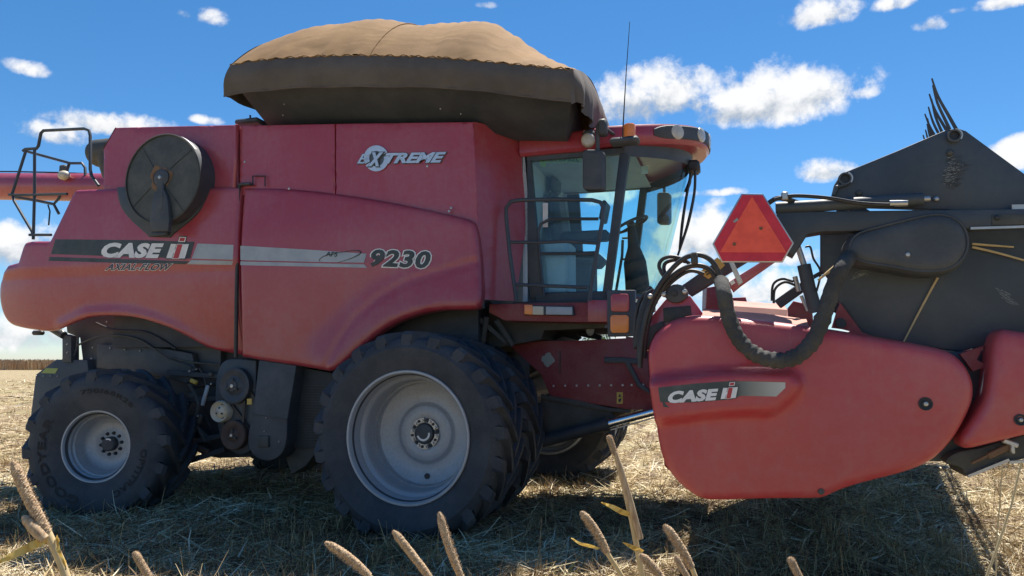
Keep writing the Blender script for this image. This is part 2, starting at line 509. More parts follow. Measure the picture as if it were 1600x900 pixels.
    def ball(s, c, rad, n=16, m=10):
        c = Vector(c)
        rx, ry, rz = rad if isinstance(rad, (tuple, list)) else (rad,) * 3
        vs = [c + Vector((0, 0, rz))]
        for i in range(1, m):
            t = math.pi * i / m
            for k in range(n):
                a = 2 * math.pi * k / n
                vs.append(c + Vector((rx * math.sin(t) * math.cos(a), ry * math.sin(t) * math.sin(a), rz * math.cos(t))))
        vs.append(c - Vector((0, 0, rz)))
        fs = [(0, 1 + k, 1 + (k + 1) % n) for k in range(n)]
        for i in range(m - 2):
            for k in range(n):
                a = 1 + i * n + k; b = 1 + i * n + (k + 1) % n
                fs.append((a, a + n, b + n, b))
        L = len(vs) - 1
        fs += [(L, 1 + (m - 2) * n + (k + 1) % n, 1 + (m - 2) * n + k) for k in range(n)]
        return s.add(vs, fs)
    def prism(s, pts, off, bev=0.0):
        """closed planar outline pts (3d), extruded by vector off, front rim bevelled inwards"""
        pts = [Vector(p) for p in pts]
        off = Vector(off)
        n = len(pts)
        nd = off.normalized()
        rings = []
        if bev > 0:
            rings.append(inset3(pts, nd, bev))
            rings.append([p + nd * bev * 0.3 for p in inset3(pts, nd, bev * 0.3)])
            rings.append([p + nd * bev for p in pts])
        else:
            rings.append(pts)
        rings.append([p + off for p in pts])
        vs = [p for r in rings for p in r]
        fs = [tuple(range(n))[::-1]]
        for i in range(len(rings) - 1):
            for k in range(n):
                k2 = (k + 1) % n
                fs.append((i * n + k, i * n + k2, (i + 1) * n + k2, (i + 1) * n + k))
        fs.append(tuple((len(rings) - 1) * n + k for k in range(n)))
        return s.add(vs, fs)
    def build(s, name, mat, parent=None, angle=38, flat=False):
        return mesh_obj(name, np.array(s.v, dtype=float), s.f, mat, parent, angle, flat)

def inset3(pts, nd, d):
    n = len(pts)
    area = Vector((0, 0, 0))
    for i in range(n): area += pts[i].cross(pts[(i + 1) % n])
    sg = 1 if area.dot(nd) > 0 else -1
    out = []
    for i in range(n):
        a = (pts[i] - pts[i - 1]); b = (pts[(i + 1) % n] - pts[i])
        if a.length < 1e-7: a = b
        if b.length < 1e-7: b = a
        a = a.normalized(); b = b.normalized()
        na = nd.cross(a) * sg; nb = nd.cross(b) * sg
        m = na + nb
        m = m.normalized() if m.length > 1e-4 else na
        k = max(0.5, m.dot(na))
        out.append(pts[i] + m * (d / k))
    return out

def mesh_obj(name, V, faces, mat, parent=None, angle=38, flat=False, center=True):
    import bmesh
    V = np.asarray(V, dtype=float)
    c = Vector(((V.min(0) + V.max(0)) / 2).tolist()) if center else Vector((0, 0, 0))
    me = bpy.data.meshes.new(name)
    me.from_pydata((V - np.array(c)).tolist(), [], faces)
    if len(faces) < 60000:
        bm = bmesh.new(); bm.from_mesh(me)
        bmesh.ops.recalc_face_normals(bm, faces=bm.faces)
        big = [f for f in bm.faces if len(f.verts) > 4]
        if big: bmesh.ops.triangulate(bm, faces=big)
        bm.to_mesh(me); bm.free()
    if not flat:
        me.polygons.foreach_set('use_smooth', [True] * len(me.polygons))
        me.set_sharp_from_angle(angle=R_(angle))
    mats = mat if isinstance(mat, (list, tuple)) else [mat]
    for mm in mats: me.materials.append(mm)
    o = bpy.data.objects.new(name, me)
    COL.objects.link(o)
    if parent is not None:
        o.parent = parent
        o.location = c - WL[parent.name]
    else:
        o.location = c
    WL[o.name] = c
    return o

def chaikin(pts, it=2):
    """pts: (x, y) smooth or (x, y, 1) sharp, closed"""
    cur = [(p[0], p[1], len(p) > 2 and p[2] == 1) for p in pts]
    for _ in range(it):
        out = []
        n = len(cur)
        for i in range(n):
            a = cur[i]; p = cur[i - 1]; q = cur[(i + 1) % n]
            if a[2]:
                out.append(a)
            else:
                out.append((a[0] * .75 + p[0] * .25, a[1] * .75 + p[1] * .25, False))
                out.append((a[0] * .75 + q[0] * .25, a[1] * .75 + q[1] * .25, False))
        cur = out
    return [(a[0], a[1]) for a in cur]
def outline(pts, Y, it=2):
    return [P(x, y, Y) for (x, y) in chaikin(pts, it)]
def rrect(x0, y0, x1, y1, r=None):
    return [(x0, y0), (x1, y0), (x1, y1), (x0, y1)]

def seg_dist(Q, poly, closed=True):
    A = np.asarray(poly, float)
    B = np.roll(A, -1, 0) if closed else A[1:]
    if not closed: A = A[:-1]
    best = np.full(len(Q), 1e9)
    for a, b in zip(A, B):
        d = b - a
        L = d @ d
        if L < 1e-12: continue
        t = np.clip(((Q - a) @ d) / L, 0, 1)
        r = Q - (a + t[:, None] * d)
        best = np.minimum(best, np.hypot(r[:, 0], r[:, 1]))
    return best

class Panel:
    """moulded sheet standing in the plane Y=y0: outline from (px,py) points, rounded rim, relief, return flange"""
    def __init__(s, pts, y0, rad=0.05, relief=None, it=2, step=0.045, flange=0.12):
        s.y0, s.rad, s.relief = y0, rad, relief
        ol = np.array([(p.x, p.z) for p in outline(pts, y0, it)])
        out = []
        for i in range(len(ol)):
            a, b = ol[i], ol[(i + 1) % len(ol)]
            k = max(1, int(np.hypot(*(b - a)) / (step * 0.8)))
            for j in range(k): out.append(a + (b - a) * j / k)
        s.ol = np.array(out)
        s.step, s.flange = step, flange
    def y(s, Q):
        Q = np.atleast_2d(Q)
        d = seg_dist(Q, s.ol)
        r = s.rad
        e = np.where(d < r, r - np.sqrt(np.maximum(r * r - (r - np.minimum(d, r)) ** 2, 0)), 0)
        y = s.y0 + e
        if s.relief is not None: y = y + s.relief(Q)
        return y
    def build(s, name, mat, parent):
        ol = s.ol
        lo, hi = ol.min(0), ol.max(0)
        pts = []
        rings = [s.rad * .06, s.rad * .25, s.rad * .55, s.rad * 0.95]
        xs = np.arange(lo[0], hi[0], s.step); zs = np.arange(lo[1], hi[1], s.step)
        g = np.array([(x + (0.5 * s.step if (j % 2) else 0), z) for j, z in enumerate(zs) for x in xs])
        # inside test
        ins = np.zeros(len(g), bool)
        A = ol; B = np.roll(ol, -1, 0)
        for a, b in zip(A, B):
            c = ((a[1] > g[:, 1]) != (b[1] > g[:, 1]))
            with np.errstate(divide='ignore', invalid='ignore'):
                xx = (b[0] - a[0]) * (g[:, 1] - a[1]) / (b[1] - a[1]) + a[0]
            ins ^= c & (g[:, 0] < xx)
        g = g[ins]
        g = g[seg_dist(g, ol) > s.rad * 1.15]
        o3 = [Vector((x, 0, z)) for x, z in ol]
        extra = []
        for rg in rings:
            q = inset3(o3, Vector((0, 1, 0)), rg)
            q = np.array([(v.x, v.z) for v in q])
            dq = seg_dist(q, ol)
            extra.append(q[dq > rg * 0.8])
        allp = np.vstack([ol] + extra + [g])
        vv = [Vector((float(a), float(b))) for a, b in allp]
        n = len(ol)
        res = geometry.delaunay_2d_cdt(vv, [], [list(range(n))], 1, 1e-6)
        v2 = np.array([(v.x, v.y) for v in res[0]])
        Y = s.y(v2)
        V = np.column_stack([v2[:, 0], Y, v2[:, 1]])
        faces = [tuple(f) for f in res[2]]
        k = len(V)
        ym = np.maximum(s.y(ol) + 0.004, s.y0 + s.flange)
        base = s.y(ol)
        fl = np.vstack([np.column_stack([ol[:, 0], base, ol[:, 1]]), np.column_stack([ol[:, 0], ym, ol[:, 1]])])
        V = np.vstack([V, fl])
        for i in range(n):
            j = (i + 1) % n
            faces.append((k + i, k + j, k + n + j, k + n + i))
        import bmesh
        o = mesh_obj(name, V, faces, mat, parent, 50)
        bm = bmesh.new(); bm.from_mesh(o.data)
        bmesh.ops.remove_doubles(bm, verts=bm.verts, dist=0.0008)
        bmesh.ops.recalc_face_normals(bm, faces=bm.faces)
        bm.to_mesh(o.data); bm.free()
        o.data.set_sharp_from_angle(angle=R_(55))
        return o

def on_plane(Y, prouds=0.0):
    return lambda px, py, h: P(px, py, Y) + Vector((0, -h, 0))
def on_panel(panel):
    def fn(px, py, h):
        p = P(px, py, panel.y0)
        y = float(panel.y(np.array([[p.x, p.z]]))[0])
        p = P(px, py, y)
        return Vector((p.x, y - h, p.z))
    return fn

def decal_grid(name, poly_top, poly_bot, surf, h, mat, parent, nx=40, thick=0.003):
    """strip between two px polylines (left to right), laid on the surface"""
    def samp(pl, t):
        x = np.linspace(0, 1, len(pl))
        return (np.interp(t, x, [p[0] for p in pl]), np.interp(t, x, [p[1] for p in pl]))
    vs, fs = [], []
    for i in range(nx + 1):
        t = i / nx
        a = samp(poly_top, t); b = samp(poly_bot, t)
        for k in range(4):
            s_ = k / 3
            vs.append(surf(a[0] + (b[0] - a[0]) * s_, a[1] + (b[1] - a[1]) * s_, h))
    for i in range(nx):
        for k in range(3):
            q = i * 4 + k
            fs.append((q, q + 1, q + 5, q + 4))
    return mesh_obj(name, np.array(vs), fs, mat, parent, 60)

def glyphs(txt, offset=0.0, shear=0.0, space=1.0, res=3):
    cu = bpy.data.curves.new('txt', 'FONT')
    cu.body = txt
    cu.size = 1.0
    cu.offset = offset
    cu.shear = shear
    cu.space_character = space
    cu.resolution_u = res
    cu.fill_mode = 'FRONT'
    ob = bpy.data.objects.new('txt', cu)
    COL.objects.link(ob)
    bpy.context.view_layer.update()
    dg = bpy.context.evaluated_depsgraph_get()
    me = bpy.data.meshes.new_from_object(ob.evaluated_get(dg))
    V = np.array([tuple(v.co) for v in me.vertices])[:, :2]
    Fc = [tuple(p.vertices) for p in me.polygons]
    bpy.data.objects.remove(ob); bpy.data.meshes.remove(me); bpy.data.curves.remove(cu)
    return V, Fc

def text_on(name, txt, quad, surf, layers, parent, shear=0.0, space=1.0, taper=None):
    """quad: px corners TL, TR, BR, BL.  layers: (offset, material, height)"""
    ref, _ = glyphs(txt, layers[0][0], shear, space)
    lo, hi = ref.min(0), ref.max(0)
    top = None
    for i, (off, mat, h) in enumerate(layers):
        V, Fc = glyphs(txt, off, shear, space)
        u = (V - lo) / (hi - lo)
        out = []
        for (a, b) in u:
            tl, tr, br, bl = [np.array(q, float) for q in quad]
            p = (tl * (1 - a) + tr * a) * b + (bl * (1 - a) + br * a) * (1 - b)
            out.append(surf(p[0], p[1], h))
        o = mesh_obj(name if i == 0 else name + '_face', np.array(out), Fc, mat, parent if top is None else top, 60)
        if top is None: top = o
    return top

def blade_mesh(name, base, direc, length, width, bend, tone, mat, parent=None, kind='stuff', segs=2, side=None):
    """many thin blades as one mesh (numpy).  base (n,3), direc (n,3) unit, bend (n,3) tip displacement"""
    n = len(base)
    if side is None:
        rnd = RNG.normal(size=(n, 3))
        side = np.cross(direc, rnd)
        side /= np.linalg.norm(side, axis=1)[:, None] + 1e-9
    V = np.zeros((n, segs + 1, 2, 3))
    for k in range(segs + 1):
        t = k / segs
        p = base + direc * (length * t)[:, None] + bend * (t * t)
        w = (width * (1 - 0.75 * t) * 0.5)[:, None] * side
        V[:, k, 0] = p - w; V[:, k, 1] = p + w
    V = V.reshape(-1, 3)
    per = 2 * (segs + 1)
    idx = []
    for k in range(segs):
        q = np.array([2 * k, 2 * k + 1, 2 * k + 3, 2 * k + 2])
        idx.append(q[None, :] + (np.arange(n) * per)[:, None])
    idx = np.stack(idx, 1).reshape(-1, 4)
    me = bpy.data.meshes.new(name)
    me.vertices.add(len(V)); me.vertices.foreach_set('co', V.astype(np.float32).ravel())
    me.loops.add(idx.size); me.loops.foreach_set('vertex_index', idx.astype(np.int32).ravel())
    me.polygons.add(len(idx))
    me.polygons.foreach_set('loop_start', np.arange(0, idx.size, 4, dtype=np.int32))
    try: me.polygons.foreach_set('loop_total', np.full(len(idx), 4, dtype=np.int32))
    except Exception: pass
    at = me.attributes.new('tone', 'FLOAT', 'POINT')
    at.data.foreach_set('value', np.repeat(tone, per).astype(np.float32))
    me.update(calc_edges=True)
    me.materials.append(mat)
    o = bpy.data.objects.new(name, me)
    COL.objects.link(o)
    if parent is not None: o.parent = parent
    if kind: o['kind'] = kind
    return o

# ================================================================== setting
def set_tone(o, tone):
    at = o.data.attributes.new('tone', 'FLOAT', 'POINT')
    at.data.foreach_set('value', np.asarray(tone, np.float32))

def field_sheet():
    t = np.linspace(-1, 1, 161)
    ax = np.sign(t) * (np.sinh(np.abs(t) * 7.0) / math.sinh(7.0)) * 2600
    X, Y = np.meshgrid(ax + 1.0, ax + 0.0, indexing='ij')
    r = np.hypot(X - CAM.x, Y - CAM.y)
    Z = 0.012 * np.sin(X * 5.1 + 1.3 * np.sin(Y * 2.7)) + 0.012 * np.sin(Y * 4.3 + X * 1.7)
    Z = Z * np.clip(1 - r / 60, 0, 1) - 0.012
    n = len(ax)
    V = np.column_stack([X.ravel(), Y.ravel(), Z.ravel()])
    F_ = [(i * n + j, (i + 1) * n + j, (i + 1) * n + j + 1, i * n + j + 1) for i in range(n - 1) for j in range(n - 1)]
    o = mesh_obj('field_ground', V, F_, M['ground'], None, 80, center=False)
    return tag(o, 'harvested stubble field of dry straw and soil reaching the horizon', 'field', None, 'structure')
field_sheet()

FWD = np.array([-math.sin(YAW), math.cos(YAW), 0]); RGT = np.array([math.cos(YAW), math.sin(YAW), 0])
CAMN = np.array(CAM)
def scatter(n, d0, d1, p=1.6, spread=0.80):
    """points on the ground in the part of the field the picture covers, denser near"""
    u = RNG.random(n)
    k = 1 - p
    d = (d0 ** k + u * (d1 ** k - d0 ** k)) ** (1 / k)
    l = (RNG.random(n) * 2 - 1) * spread
    q = CAMN[None, :] + FWD[None, :] * d[:, None] + RGT[None, :] * (l * d)[:, None]
    q[:, 2] = 0
    return q, d

def patchy(q, s=1.0, seed=0.0):
    return 0.5 + 0.25 * (np.sin(q[:, 0] * 1.7 * s + seed) + np.sin(q[:, 1] * 2.3 * s + 1.7 * np.sin(q[:, 0] * 1.1 * s + seed)))

def litter():
    q, d = scatter(130000, 3.6, 60, 1.75)
    n = len(q)
    a = RNG.random(n) * 2 * np.pi
    el = np.abs(RNG.normal(0, 0.17, n)) + 0.02
    dr = np.column_stack([np.cos(a) * np.cos(el), np.sin(a) * np.cos(el), np.sin(el)])
    ln = RNG.uniform(0.05, 0.40, n) * (0.75 + d / 40)
    wd = RNG.uniform(0.003, 0.0115, n) * (0.85 + d / 10)
    q[:, 2] = RNG.random(n) ** 2 * 0.05 - 0.008
    bend = RNG.normal(0, 0.03, (n, 3)); bend[:, 2] -= 0.02
    tone = np.clip(RNG.normal(0.60, 0.30, n) + 0.60 * (patchy(q, 1.0) - 0.5) - 0.28 * (patchy(q, 2.6, 4.0) > 0.80), 0, 1)
    side = np.cross(dr, np.array([0, 0, 1.0]) + RNG.normal(0, 0.45, (n, 3)))
    side /= np.linalg.norm(side, axis=1)[:, None]
    o = blade_mesh('straw_litter', q, dr, ln, wd, bend, tone, M['straw'], side=side)
    tag(o, 'pale chopped straw lying all over the harvested ground', 'straw')
litter()

def straw_clumps():
    # tangled heaps left behind by the chopper
    cent, d = scatter(520, 4.2, 40, 1.6)
    k = 75
    n = len(cent) * k
    rad = np.repeat(RNG.uniform(.08, .30, len(cent)), k)
    hgt = np.repeat(RNG.uniform(.03, .13, len(cent)), k)
    dd = np.repeat(d, k)
    a = RNG.random(n) * 6.283; r = RNG.random(n) ** .6
    q = np.repeat(cent, k, 0) + np.column_stack([np.cos(a) * r * rad, np.sin(a) * r * rad, (1 - r) * hgt * RNG.random(n)])
    b = RNG.random(n) * 6.283; el = RNG.normal(.15, .35, n)
    dr = np.column_stack([np.cos(b) * np.cos(el), np.sin(b) * np.cos(el), np.sin(el)])
    tone = np.clip(np.repeat(RNG.uniform(.12, .75, len(cent)), k) + RNG.normal(0, .16, n), 0, 1)
    o = blade_mesh('straw_clumps', q, dr, RNG.uniform(.06, .26, n), RNG.uniform(.003, .009, n) * (.85 + dd / 14), RNG.normal(0, .035, (n, 3)), tone, M['straw'])
    tag(o, 'tangled brown and pale straw clumps dotted over the stubble', 'straw')
straw_clumps()

def stubble():
    # cut stalks in sown rows, thinner where the wheels ran
    q, d = scatter(44000, 4.0, 75, 1.7)
    rows = 0.45
    q[:, 0] = np.round(q[:, 0] / rows) * rows + RNG.normal(0, 0.075, len(q))
    keep = (RNG.random(len(q)) < 0.35 + 0.65 * (patchy(q, 0.9, 2.0) > 0.52))
    keep &= ~((np.abs(q[:, 0]) < 0.75) & (q[:, 1] > -0.2) & (q[:, 1] < 1.7))
    q, d = q[keep], d[keep]
    n = len(q)
    dr = np.column_stack([RNG.normal(0, 0.22, n), RNG.normal(0, 0.22, n), np.ones(n)])
    dr /= np.linalg.norm(dr, axis=1)[:, None]
    ln = RNG.uniform(0.04, 0.20, n) * (1 + (RNG.random(n) < .05) * 0.9)
    wd = RNG.uniform(0.004, 0.009, n) * (0.8 + d / 22)
    bend = RNG.normal(0, 0.02, (n, 3))
    tone = np.clip(RNG.normal(0.55, 0.26, n), 0, 1)
    q[:, 2] = -0.01
    o = blade_mesh('stubble_stalks', q, dr, ln, wd, bend, tone, M['stubble'])
    tag(o, 'short cut stalks standing in rows across the field', 'stubble')
stubble()

def weeds():
    cent, d = scatter(760, 3.9, 45, 1.75)
    Q, D, L, W_, B, T = [], [], [], [], [], []
    for c, dd in zip(cent, d):
        k = random.randint(10, 30)
        for _ in range(k):
            a = random.random() * 6.283; e = random.uniform(0.5, 1.45)
            Q.append((c[0] + random.gauss(0, .06), c[1] + random.gauss(0, .06), -0.01))
            D.append((math.cos(a) * math.cos(e), math.sin(a) * math.cos(e), math.sin(e)))
            L.append(random.uniform(.05, .22)); W_.append(random.uniform(.003, .007) * (0.8 + dd / 20))
            B.append((random.gauss(0, .03), random.gauss(0, .03), -random.random() * .06)); T.append(random.random())
    half = len(Q)
    T = np.array(T)
    sel = np.arange(half) % 100 < 35
    def sub(a, s_): return np.array(a)[s_]
    o = blade_mesh('weed_tufts', sub(Q, sel), sub(D, sel), sub(L, sel), sub(W_, sel), sub(B, sel), T[sel], M['weed'])
    tag(o, 'small green weeds sprouting between the stubble', 'weeds')
    o = blade_mesh('dry_grass_tufts', sub(Q, ~sel), sub(D, ~sel), sub(L, ~sel) * 1.1, sub(W_, ~sel), sub(B, ~sel), T[~sel] * 0.8, M['stubble'])
    tag(o, 'brown dry grass tufts scattered over the stubble', 'grass')
weeds()

def standing_crop():
    # uncut crop at the far edge of the field, about 1.6 m tall
    n = 84000
    d = RNG.uniform(118, 165, n)
    d[: n // 2] = RNG.uniform(118, 126, n // 2)
    l = RNG.uniform(-1.7, 1.7, n)
    q = CAMN + FWD * d[:, None] + RGT * (l * d)[:, None]
    q[:, 2] = 0
    dr = np.column_stack([RNG.normal(0, 0.1, n), RNG.normal(0, 0.1, n), np.ones(n)])
    dr /= np.linalg.norm(dr, axis=1)[:, None]
    ln = RNG.uniform(1.0, 1.72, n)
    tone = np.clip(RNG.normal(0.55, 0.22, n), 0, 1)
    side = np.tile(RGT, (n, 1)) + RNG.normal(0, 0.25, (n, 3)) * np.array([1, 1, 0])
    o = blade_mesh('standing_crop', q, dr, ln, RNG.uniform(0.10, 0.26, n), RNG.normal(0, .08, (n, 3)), tone, M['crop'], side=side)
    tag(o, 'brown uncut crop standing along the far edge of the field', 'crop')
standing_crop()

def far_tree():
    base = PD(936, 562, 62); base.z = 0
    root = empty('bushy_tree', base, 'small bushy green tree seen far off through the gap above the feeder house', 'tree')
    mb = MB()
    mb.tube([base, base + Vector((.1, 0, 1.2)), base + Vector((0.0, .1, 2.2))], [.13, .10, .05], 8)
    for k in range(7):
        a = k * 0.9
        mb.tube([base + Vector((0, 0, 1.0 + .12 * k)), base + Vector((math.cos(a) * .9, math.sin(a) * .9, 2.0 + .12 * k))], [.05, .015], 6)
    mb.build('trunk', M['rust'], root)
    n = 2600
    u = RNG.normal(size=(n, 3)); u /= np.linalg.norm(u, axis=1)[:, None]
    rr = RNG.random(n) ** 0.45
    lob = 1 + 0.25 * np.sin(u[:, 0] * 5 + 2 * u[:, 2] * 3) + .15 * np.sin(u[:, 1] * 9)
    c = u * (rr * lob)[:, None] * np.array([1.6, 1.5, 1.25]) + np.array([0, 0, 2.3])
    dr = RNG.normal(size=(n, 3)); dr /= np.linalg.norm(dr, axis=1)[:, None]
    o = blade_mesh('crown', c, dr, RNG.uniform(.15, .3, n), RNG.uniform(.08, .16, n), RNG.normal(0, .03, (n, 3)), RNG.random(n), M['leaf'], root, kind=None)
far_tree()

# ================================================================== combine harvester
HY = 2.35                                    # machine centre line
comb = empty('combine_harvester', (-1.8, HY, 0), 'dusty red combine harvester with dual front tyres and tan canvas over its grain tank', 'combine harvester')

YB = 0.58        # lower side panels
YU = 0.66        # upper side panels

# ---- hidden dark boxes inside the body, added to block light leaks
core = MB()
core.bb(-4.55, 0.25, 0.95, 3.75, 1.80, 3.35)
core.bb(-3.2, 0.15, 1.2, 3.3, 0.95, 1.80)
core.bb(-3.0, -0.6, 1.35, 3.3, 0.62, 1.0)
core.build('body_light_block', M['dark'], comb)
up = MB()
pt = P(180, 200, YU); pt2 = P(738, 194, YU)
up.bb(pt.x + .05, pt2.x - .05, YU + .1, 4.0, 3.3, min(pt.z, pt2.z) - .02)
up.build('grain_tank_wall', M['red_dull'], comb)
# far side sheet so the body is closed when seen from elsewhere
fs = MB(); fs.bb(-4.7, 0.2, 3.78, 4.02, 1.7, 3.35, .04); fs.build('far_side_panel', M['red'], comb)

# ---- side panels
REAR = [(118, 294), (372.5, 291, 1), (367.5, 557, 1), (345, 552), (317, 546), (300, 538), (267, 517), (233, 503), (200, 494), (157, 492), (127, 495),
        (103, 504), (84, 513), (62, 517), (46, 516), (12, 511), (-8, 505), (-18, 488), (-21, 462), (-17, 438), (-6, 424), (4, 413, 1), (24, 409, 1), (33, 381), (40, 376),
        (76, 376, 1), (98, 328), (112, 297)]
pzb = P(200, 415, YB).z
xr0 = P(60, 420, YB).x
arc_r = np.array([(P(x, y, YB).x, P(x, y, YB).z) for x, y in [(84, 513), (127, 495), (157, 492), (200, 494), (233, 503), (267, 517), (300, 538), (330, 552)]])
def relief_rear(Q):
    d = np.maximum(pzb - Q[:, 1], 0)
    y = 0.16 * d ** 2 + 0.03 * np.clip(d / 0.08, 0, 1)
    e = np.maximum(xr0 - Q[:, 0], 0)
    y = y + 0.16 * e ** 2
    da = seg_dist(Q, arc_r, False)
    y = y - 0.05 * np.clip(1 - da / 0.16, 0, 1) ** 1.5
    t = np.maximum(Q[:, 1] - (pzb + .35), 0)
    return y + 0.03 * t
pan_rear = Panel(REAR, YB, 0.055, relief_rear)
pan_rear.build('rear_side_panel', M['red'], comb)

FRONT = [(375.5, 291, 1), (410, 291), (470, 294), (540, 303), (600, 313), (660, 325), (700, 334), (730, 341), (742, 348), (746, 370), (750, 420), (753, 462), (750, 481), (738, 484),
         (690, 484), (650, 492), (610, 508), (580, 530), (550, 556), (530, 574), (516, 581), (500, 578), (450, 570.5), (400, 563), (371, 557.5, 1)]
arc_f = np.array([(P(x, y, YB).x, P(x, y, YB).z) for x, y in [(748, 484), (690, 484), (650, 492), (610, 508), (580, 530), (550, 556), (522, 580)]])
crease = np.array([(P(x, y, YB).x, P(x, y, YB).z) for x, y in [(750, 408), (690, 425), (640, 440), (590, 466), (552, 500), (525, 540), (505, 578)]])
def relief_front(Q):
    da = seg_dist(Q, arc_f, False)
    t = np.clip(1 - da / 0.55, 0, 1)
    fl = -0.07 * (t * t * (3 - 2 * t))
    dc = seg_dist(Q, crease, False)
    gr = 0.016 * np.exp(-(dc / 0.03) ** 2)
    top = np.maximum(Q[:, 1] - (pzb + .25), 0)
    low = np.maximum(pzb - 0.1 - Q[:, 1], 0)
    return fl + gr + 0.10 * top ** 1.4 + 0.05 * low
pan_front = Panel(FRONT, YB, 0.055, relief_front)
pan_front.build('front_side_panel', M['red'], comb)
# dark rubber strip in the joint between the two panels
mb = MB()
mb.tube([P(374, 289, YB + .05), P(372, 360, YB + .045), P(369.5, 470, YB + .04), P(368.5, 558, YB + .06)], .022, 8)
mb.build('panel_seal', M['hose'], comb)
mb = MB()
mb.tube([P(741, 350, YB + .07), P(747, 390, YB + .07), P(752, 440, YB + .07), P(755, 482, YB + .08)], .018, 8)
mb.build('panel_seal', M['hose'], comb)

# ---- upper panels
Panel([(180, 199, 1), (371, 194.5, 1), (371.5, 300, 1), (161, 300, 1), (161, 233, 1)], YU, 0.02, step=.08).build('engine_side_panel', M['red'], comb)
Panel([(374, 196, 1), (523, 193, 1), (523.3, 320, 1), (374, 305, 1)], YU, 0.012, step=.08).build('tank_side_panel', M['red'], comb)
Panel([(524.5, 193, 1), (740, 190, 1), (748, 360, 1), (524.5, 325, 1)], YU, 0.012, step=.08).build('tank_side_panel', M['red'], comb)
# facet leading to the rear top corner
a = [P(180, 199, YU), P(161, 233, YU), P(161, 233, YU) + Vector((-.09, .18, 0)), P(180, 199, YU) + Vector((-.04, .18, 0))]
MB().add(a, [(0, 1, 2, 3)]).build('corner_plate', M['red'], comb)
# front corner sheet turning in towards the cab
YC = 1.22
c1 = [P(740, 190, YU + .004), P(742, 240, YU + .004), P(745, 300, YU + .004), P(748, 365, YU + .004), P(757, 468, YU + .02)]
c2 = [P(813, 208, YC), P(816, 260, YC), P(820, 310, YC), P(821, 365, YC - .02), P(806, 470, YC - .15)]
vs = []; fcs = []
for i in range(5):
    for k in range(7):
        t = k / 6
        p = c1[i].lerp(c2[i], t)
        p.y -= 0.05 * math.sin(math.pi * t) * (1 if i > 1 else .3)
        if i >= 3: p.y += 0.10 * t * (1 - t) * 4 * (i - 2) * .5
        vs.append(p)
for i in range(4):
    for k in range(6):
        fcs.append((i * 7 + k, i * 7 + k + 1, i * 7 + k + 8, i * 7 + k + 7))
# closing top and depth
top = [vs[0], vs[6], vs[6] + Vector((-.1, .6, 0)), vs[0] + Vector((0, .6, 0))]
m_ = MB(); m_.add(vs, fcs); m_.add(top, [(0, 1, 2, 3)])
m_.build('front_corner_panel', M['red'], comb, 30)
# small handle loop and black ledge pieces on top of the lower panel
mb = MB(); mb.tube([P(395, 291, YU - .03), P(395, 275, YU - .03), P(414, 275, YU - .03), P(414, 291, YU - .03)], .008, 6)
mb.build('panel_handle', M['hose'], comb)
mb = MB(); mb.box(P(383, 288, YU - .04), (.16, .06, .03), None, .01); mb.build('latch', M['black_plastic'], comb)
MB().box(P(368, 244, YU - .03), (.05, .05, .75), None, .015).build('corner_post', M['red'], comb)
for (x, y) in ((383, 253), (668, 260), (705, 325), (702, 330), (452, 295)):
    MB().lathe([(0, -.012), (.012, -.010), (.014, 0)], P(x, y, YU if y < 290 else YU - .045), (0, 1, 0), 10).build('panel_screw', M['steel'], comb)

# ---- rotary air screen
sc = P(253, 279, 0.40)
SR = 0.525
mb = MB()
mb.lathe([(SR * .97, .0), (SR, .004), (SR, .02), (SR * .985, .03), (SR * .985, .27)], sc, (0, 1, 0), 72)
drum = mb.build('air_screen_drum', M['black'], comb)
mb = MB()
mb.lathe([(0.0, -.022), (.12, -.020), (.30, -.006), (SR * .94, .010), (SR * .97, .012)], sc, (0, 1, 0), 72)
mb.build('screen_disc', M['screen'], drum)
mb = MB(); mb.lathe([(SR * .965, -.004), (SR * .985, -.008), (SR * 1.003, .0), (SR * .98, .01)], sc, (0, 1, 0), 90)
mb.build('screen_rim', M['olive'], drum)
for k in range(4):
    a = R_(38 + 90 * k)
    u = Vector((math.cos(a), 0, math.sin(a)))
    MB().beam(sc + u * .16 + Vector((0, -.022, 0)), sc + u * (SR * .95) + Vector((0, -.001, 0)), .008, .003).build('screen_rib', M['screen'], drum)
mb = MB()
vs = []; fcs = []
for k in range(48):
    a = 2 * math.pi * k / 48
    r1 = .145 + .022 * math.sin(3 * a + 1) + .012 * math.sin(7 * a)
    vs += [sc + Vector((math.cos(a) * .10, -.027, math.sin(a) * .10)), sc + Vector((math.cos(a) * r1, -.0235, math.sin(a) * r1))]
for k in range(48):
    j = (k + 1) % 48
    fcs.append((2 * k, 2 * k + 1, 2 * j + 1, 2 * j))
MB().add(vs, fcs).build('rust_ring', M['rust'], drum)
# shield behind and below the disc, following the cut-out of the side panel
SH = [(182, 292, 1), (184, 312), (190, 328), (205, 346), (226, 364), (232, 370, 1), (265, 371, 1), (272, 363), (296, 345), (314, 326), (322, 292, 1)]
MB().prism(outline(SH, YB - .02), (0, .08, 0), .015).build('screen_shield', M['black'], comb)
